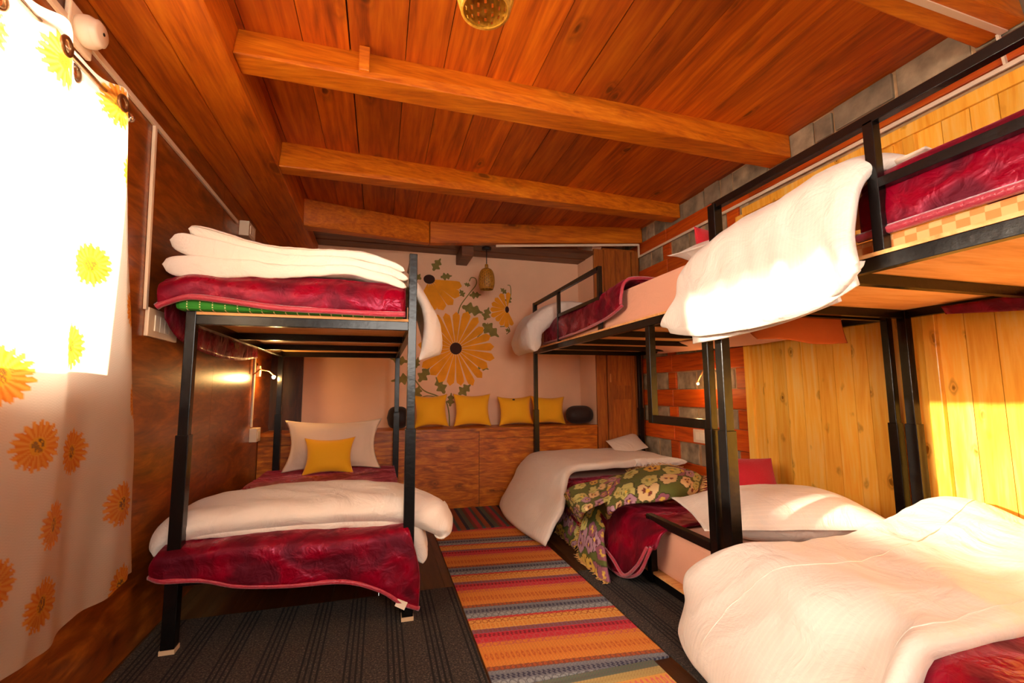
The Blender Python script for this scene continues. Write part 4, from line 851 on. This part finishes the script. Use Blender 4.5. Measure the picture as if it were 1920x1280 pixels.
# ------------------------------------------------------------------ cable trunking, switches, alarm
def trunk(p0, p1, label, wd_=.026, th=.014):
    mb = MB(); mb.bar(p0, p1, wd_ if False else th, wd_); return link(mb, 'cable_trunking', 'plastic', bevel=.002, label=label, cat='cable trunking')
trunk((XL + .008, .2, 2.505), (XL + .008, 3.85, 2.505), 'long white cable trunking high along the left wall')
trunk((XL + .008, 2.50, 2.495), (XL + .008, 2.55, 1.60), 'white vertical trunking down to the switch plate by the curtain', .022)
trunk((XL + .008, 4.58, 1.56), (XL + .008, 4.58, .90), 'white vertical trunking under the upper left bunk')
trunk((XR - .018, YF + .2, 2.825), (XR - .018, 4.86, 2.838), 'long white cable trunking high along the right wall')
trunk((2.978, 4.762, 2.958), (1.196, 4.762, 2.796), 'white cable trunking under the far ceiling beam')
trunk((3.002, 4.800, 2.979), (3.028, 4.840, 2.832), 'short white trunking piece at the far top right corner')
mb = MB(); mb.bar((3.04, 1.38, 3.018 + .0), (-.2, 1.085, 2.745), .03, .012); link(mb, 'cable_trunking', 'plastic', label='white cable trunking along the nearest ceiling beam, upper right', cat='cable trunking')
mb = MB(); mb.bar((XR - .02, 1.40, 3.02), (XR - .02, 1.385, 2.84), .02, .012); link(mb, 'cable_trunking', 'plastic', label='short white trunking joining beam and wall at the upper right edge', cat='cable trunking')

def switch_plate(c, n, wd_, ht, dep, k, label, ny=1):
    """c centre on wall, k +1 for left wall (faces +x), -1 for right wall"""
    x, y, z = c; t = thing('switch_box', (x, y, z - ht / 2), label=label, cat='switch')
    xs_ = sorted((x, x + k * dep)); mb = MB(); mb.box((xs_[0], y - wd_ / 2, z - ht / 2), (xs_[1], y + wd_ / 2, z + ht / 2)); link(mb, 'box', 'plastic', t, bevel=.004)
    xf = x + k * dep
    for i in range(n):
        yc = y - wd_ / 2 + wd_ * (.18 + .64 * (i + .5) / n); s_ = sorted((xf - k * .001, xf + k * .004)); mb = MB(); mb.box((s_[0], yc - wd_ * .26 / n * 1.15, z - ht * .28), (s_[1], yc + wd_ * .26 / n * 1.15, z + ht * .28)); link(mb, 'rocker', 'plastic_d', t, bevel=.001)
switch_plate((XL, 2.73, 1.545), 4, .33, .14, .018, 1, 'wide white four-gang switch plate on the left wall beside the curtain')
switch_plate((XL, 4.62, .83), 1, .14, .12, .06, 1, 'white switch box low on the left wall by the lower bed')
switch_plate((XL, 4.02, 2.49), 2, .20, .12, .07, 1, 'white junction box high on the left wall above the stacked duvets')
switch_plate((XL, 4.70, 1.40), 1, .05, .10, .03, 1, 'tiny white socket beside the reading light of the left bunk')
switch_plate((XR, 3.88, .75), 2, .22, .13, .012, -1, 'white double switch plate on the timber of the stone wall')
t = thing('alarm_sounder', (XL, 1.90, 2.44), label='round white alarm sounder on the left wall trunking above the curtain', cat='alarm')
mb = MB(); mb.box((XL + .001, 1.83, 2.44), (XL + .02, 1.97, 2.58)); link(mb, 'base_plate', 'plastic', t, bevel=.006)
mb = MB(); mb.lathe((XL + .02, 1.90, 2.51), [(0, 0), (.052, 0), (.055, .012), (.055, .03), (.05, .042), (.046, .046), (.046, .056), (.036, .064), (0, .066)], 36, axis=(1, 0, 0)); link(mb, 'cover', 'plastic', t)
mb = MB(); mb.lathe((XL + .086, 1.90, 2.51), [(0, 0), (.006, 0), (.006, .002), (0, .002)], 12, axis=(1, 0, 0)); link(mb, 'sound_hole', 'gap', t)

# ------------------------------------------------------------------ curtain
XC = -.985
mb = MB(); mb.tube([(XC, -.2, 2.262), (XC, 2.06, 2.295)], .009, 12); mb.lathe((XC, 2.06, 2.295), [(0, 0), (.016, 0), (.018, .015), (.01, .03), (0, .032)], 16, axis=(0, 1, 0)); link(mb, 'curtain_rod', 'steel', label='thin steel curtain rod over the bright left window', cat='curtain rod')
st = .0045; ys0, ys1 = .75, 2.10; ny = int((ys1 - ys0) / st); nz = int(1.90 / st)
S_, T_ = np.meshgrid(np.linspace(0, 1, ny), np.linspace(0, 1, nz))        # s along rod, t downwards
yt = ys0 + (ys1 - ys0) * S_; Y = yt + (.30 * S_ - .02) * T_ ** 1.0
topz = 2.34 + .012 * np.cos(2 * np.pi * (yt - 1.46) / .17)
Zc = topz + (.445 - topz) * T_ + .02 * np.sin(yt * 7) * T_ + .006 * np.sin(Y * 23) * T_
ph = 2 * np.pi * (yt - 1.545) / .335
X_ = XC + np.sin(ph) * (.030) * (1 - .5 * T_) + .02 * T_ + .012 * np.sin(Y * 11 + 3 * T_) * T_ + .004 * np.sin(Y * 47 + T_ * 9) * T_
cl = np.zeros((nz, ny, 4)); weave = .94 + .06 * np.sin(Y * 900) * np.sin(Zc * 700)
cl[..., :3] = np.array(hexc('f4e0c4')[:3]) * weave[..., None]; cl[..., 3] = 1.0
cl[..., 3][T_ < .06] = .25                                                 # doubled heading
FL = [(1.43, 2.17), (1.64, 2.22), (1.95, 2.27), (2.07, 2.06), (1.93, 1.655), (2.24, 1.545), (1.87, 1.36), (2.30, 1.173), (1.575, 1.25), (1.93, 1.005), (1.69, 1.05), (2.165, .78), (1.80, .80), (1.78, .575), (2.20, .47), (1.60, .69), (1.45, .92), (2.45, .50), (1.3, 1.35), (1.2, 1.9), (1.25, .8), (1.05, 1.5), (1.35, 1.65), (1.0, 1.0), (1.1, .55)]
g = np.random.default_rng(2)
for cy, cz in FL:
    r0 = .080 * g.uniform(.92, 1.1); dy = Y - cy; dz = Zc - cz; d = np.sqrt(dy ** 2 + dz ** 2) / r0; a = np.arctan2(dz, dy) + g.uniform(0, 6)
    npt = 19; pet = np.abs(np.cos(a * npt / 2)); lim = .70 + .30 * pet ** .7 * (.8 + .25 * np.sin(a * 5 + 1) ** 2)
    s_ = d < lim; c_ = np.array(hexc('f2a43c')[:3]) * np.ones(3); c2 = np.array(hexc('e07818')[:3]); mixr = np.clip((1 - pet) * 1.5 * (d > .35) + .35 * (np.sin(a * 7) > .72) * (d > .4), 0, 1)[..., None]
    colr = c_ * (1 - mixr) + c2 * mixr; colr = np.where((d < .34)[..., None], np.array(hexc('e8a020')[:3]), colr)
    spk = (d < .27) & ((np.sin(Y * 800 + np.sin(Zc * 500) * 2) * np.sin(Zc * 760)) > -.25); colr = np.where(spk[..., None], np.array(hexc('9a6a1c')[:3]), colr)
    cl[s_, :3] = colr[s_]; cl[..., 3][s_] = np.minimum(cl[..., 3][s_], .85)
V = np.stack([X_, Y, Zc], -1).reshape(-1, 3); idx = np.arange(ny * nz).reshape(nz, ny)
keep = np.ones((nz - 1, ny - 1), bool)
for yc, zc_ in ((1.465, 2.265), (1.637, 2.27), (1.96, 2.29), (1.79, 2.28), (1.29, 2.265), (1.12, 2.262)):
    keep &= (Y[:-1, :-1] - yc) ** 2 + (Zc[:-1, :-1] - zc_) ** 2 > .021 ** 2
F = np.stack([idx[:-1, :-1], idx[1:, :-1], idx[1:, 1:], idx[:-1, 1:]], -1)[keep].reshape(-1, 4).tolist()
ct = thing('curtain', (-.96, 1.6, .44), label='sheer white curtain with yellow sunflowers glowing over the left window', cat='curtain')
mb = MB(); mb.add(V, F, 0, .5, smooth=True); link(mb, 'curtain_fabric', 'curtain', ct, attr=cl.reshape(-1, 4))
for yc, zc_ in ((1.12, 2.262), (1.29, 2.265), (1.465, 2.265), (1.637, 2.27), (1.79, 2.28), (1.96, 2.29)):
    xx = XC + math.sin(2 * math.pi * (yc - 1.545) / .335) * .030; sl = math.cos(2 * math.pi * (yc - 1.545) / .335) * .030 * 2 * math.pi / .335
    mb = MB(); mb.lathe((xx, yc, zc_), [(.020, -.004), (.030, -.005), (.033, 0), (.030, .005), (.020, .004), (.020, -.004)], 28, axis=(1, -sl, 0)); link(mb, 'eyelet', 'ring', ct)
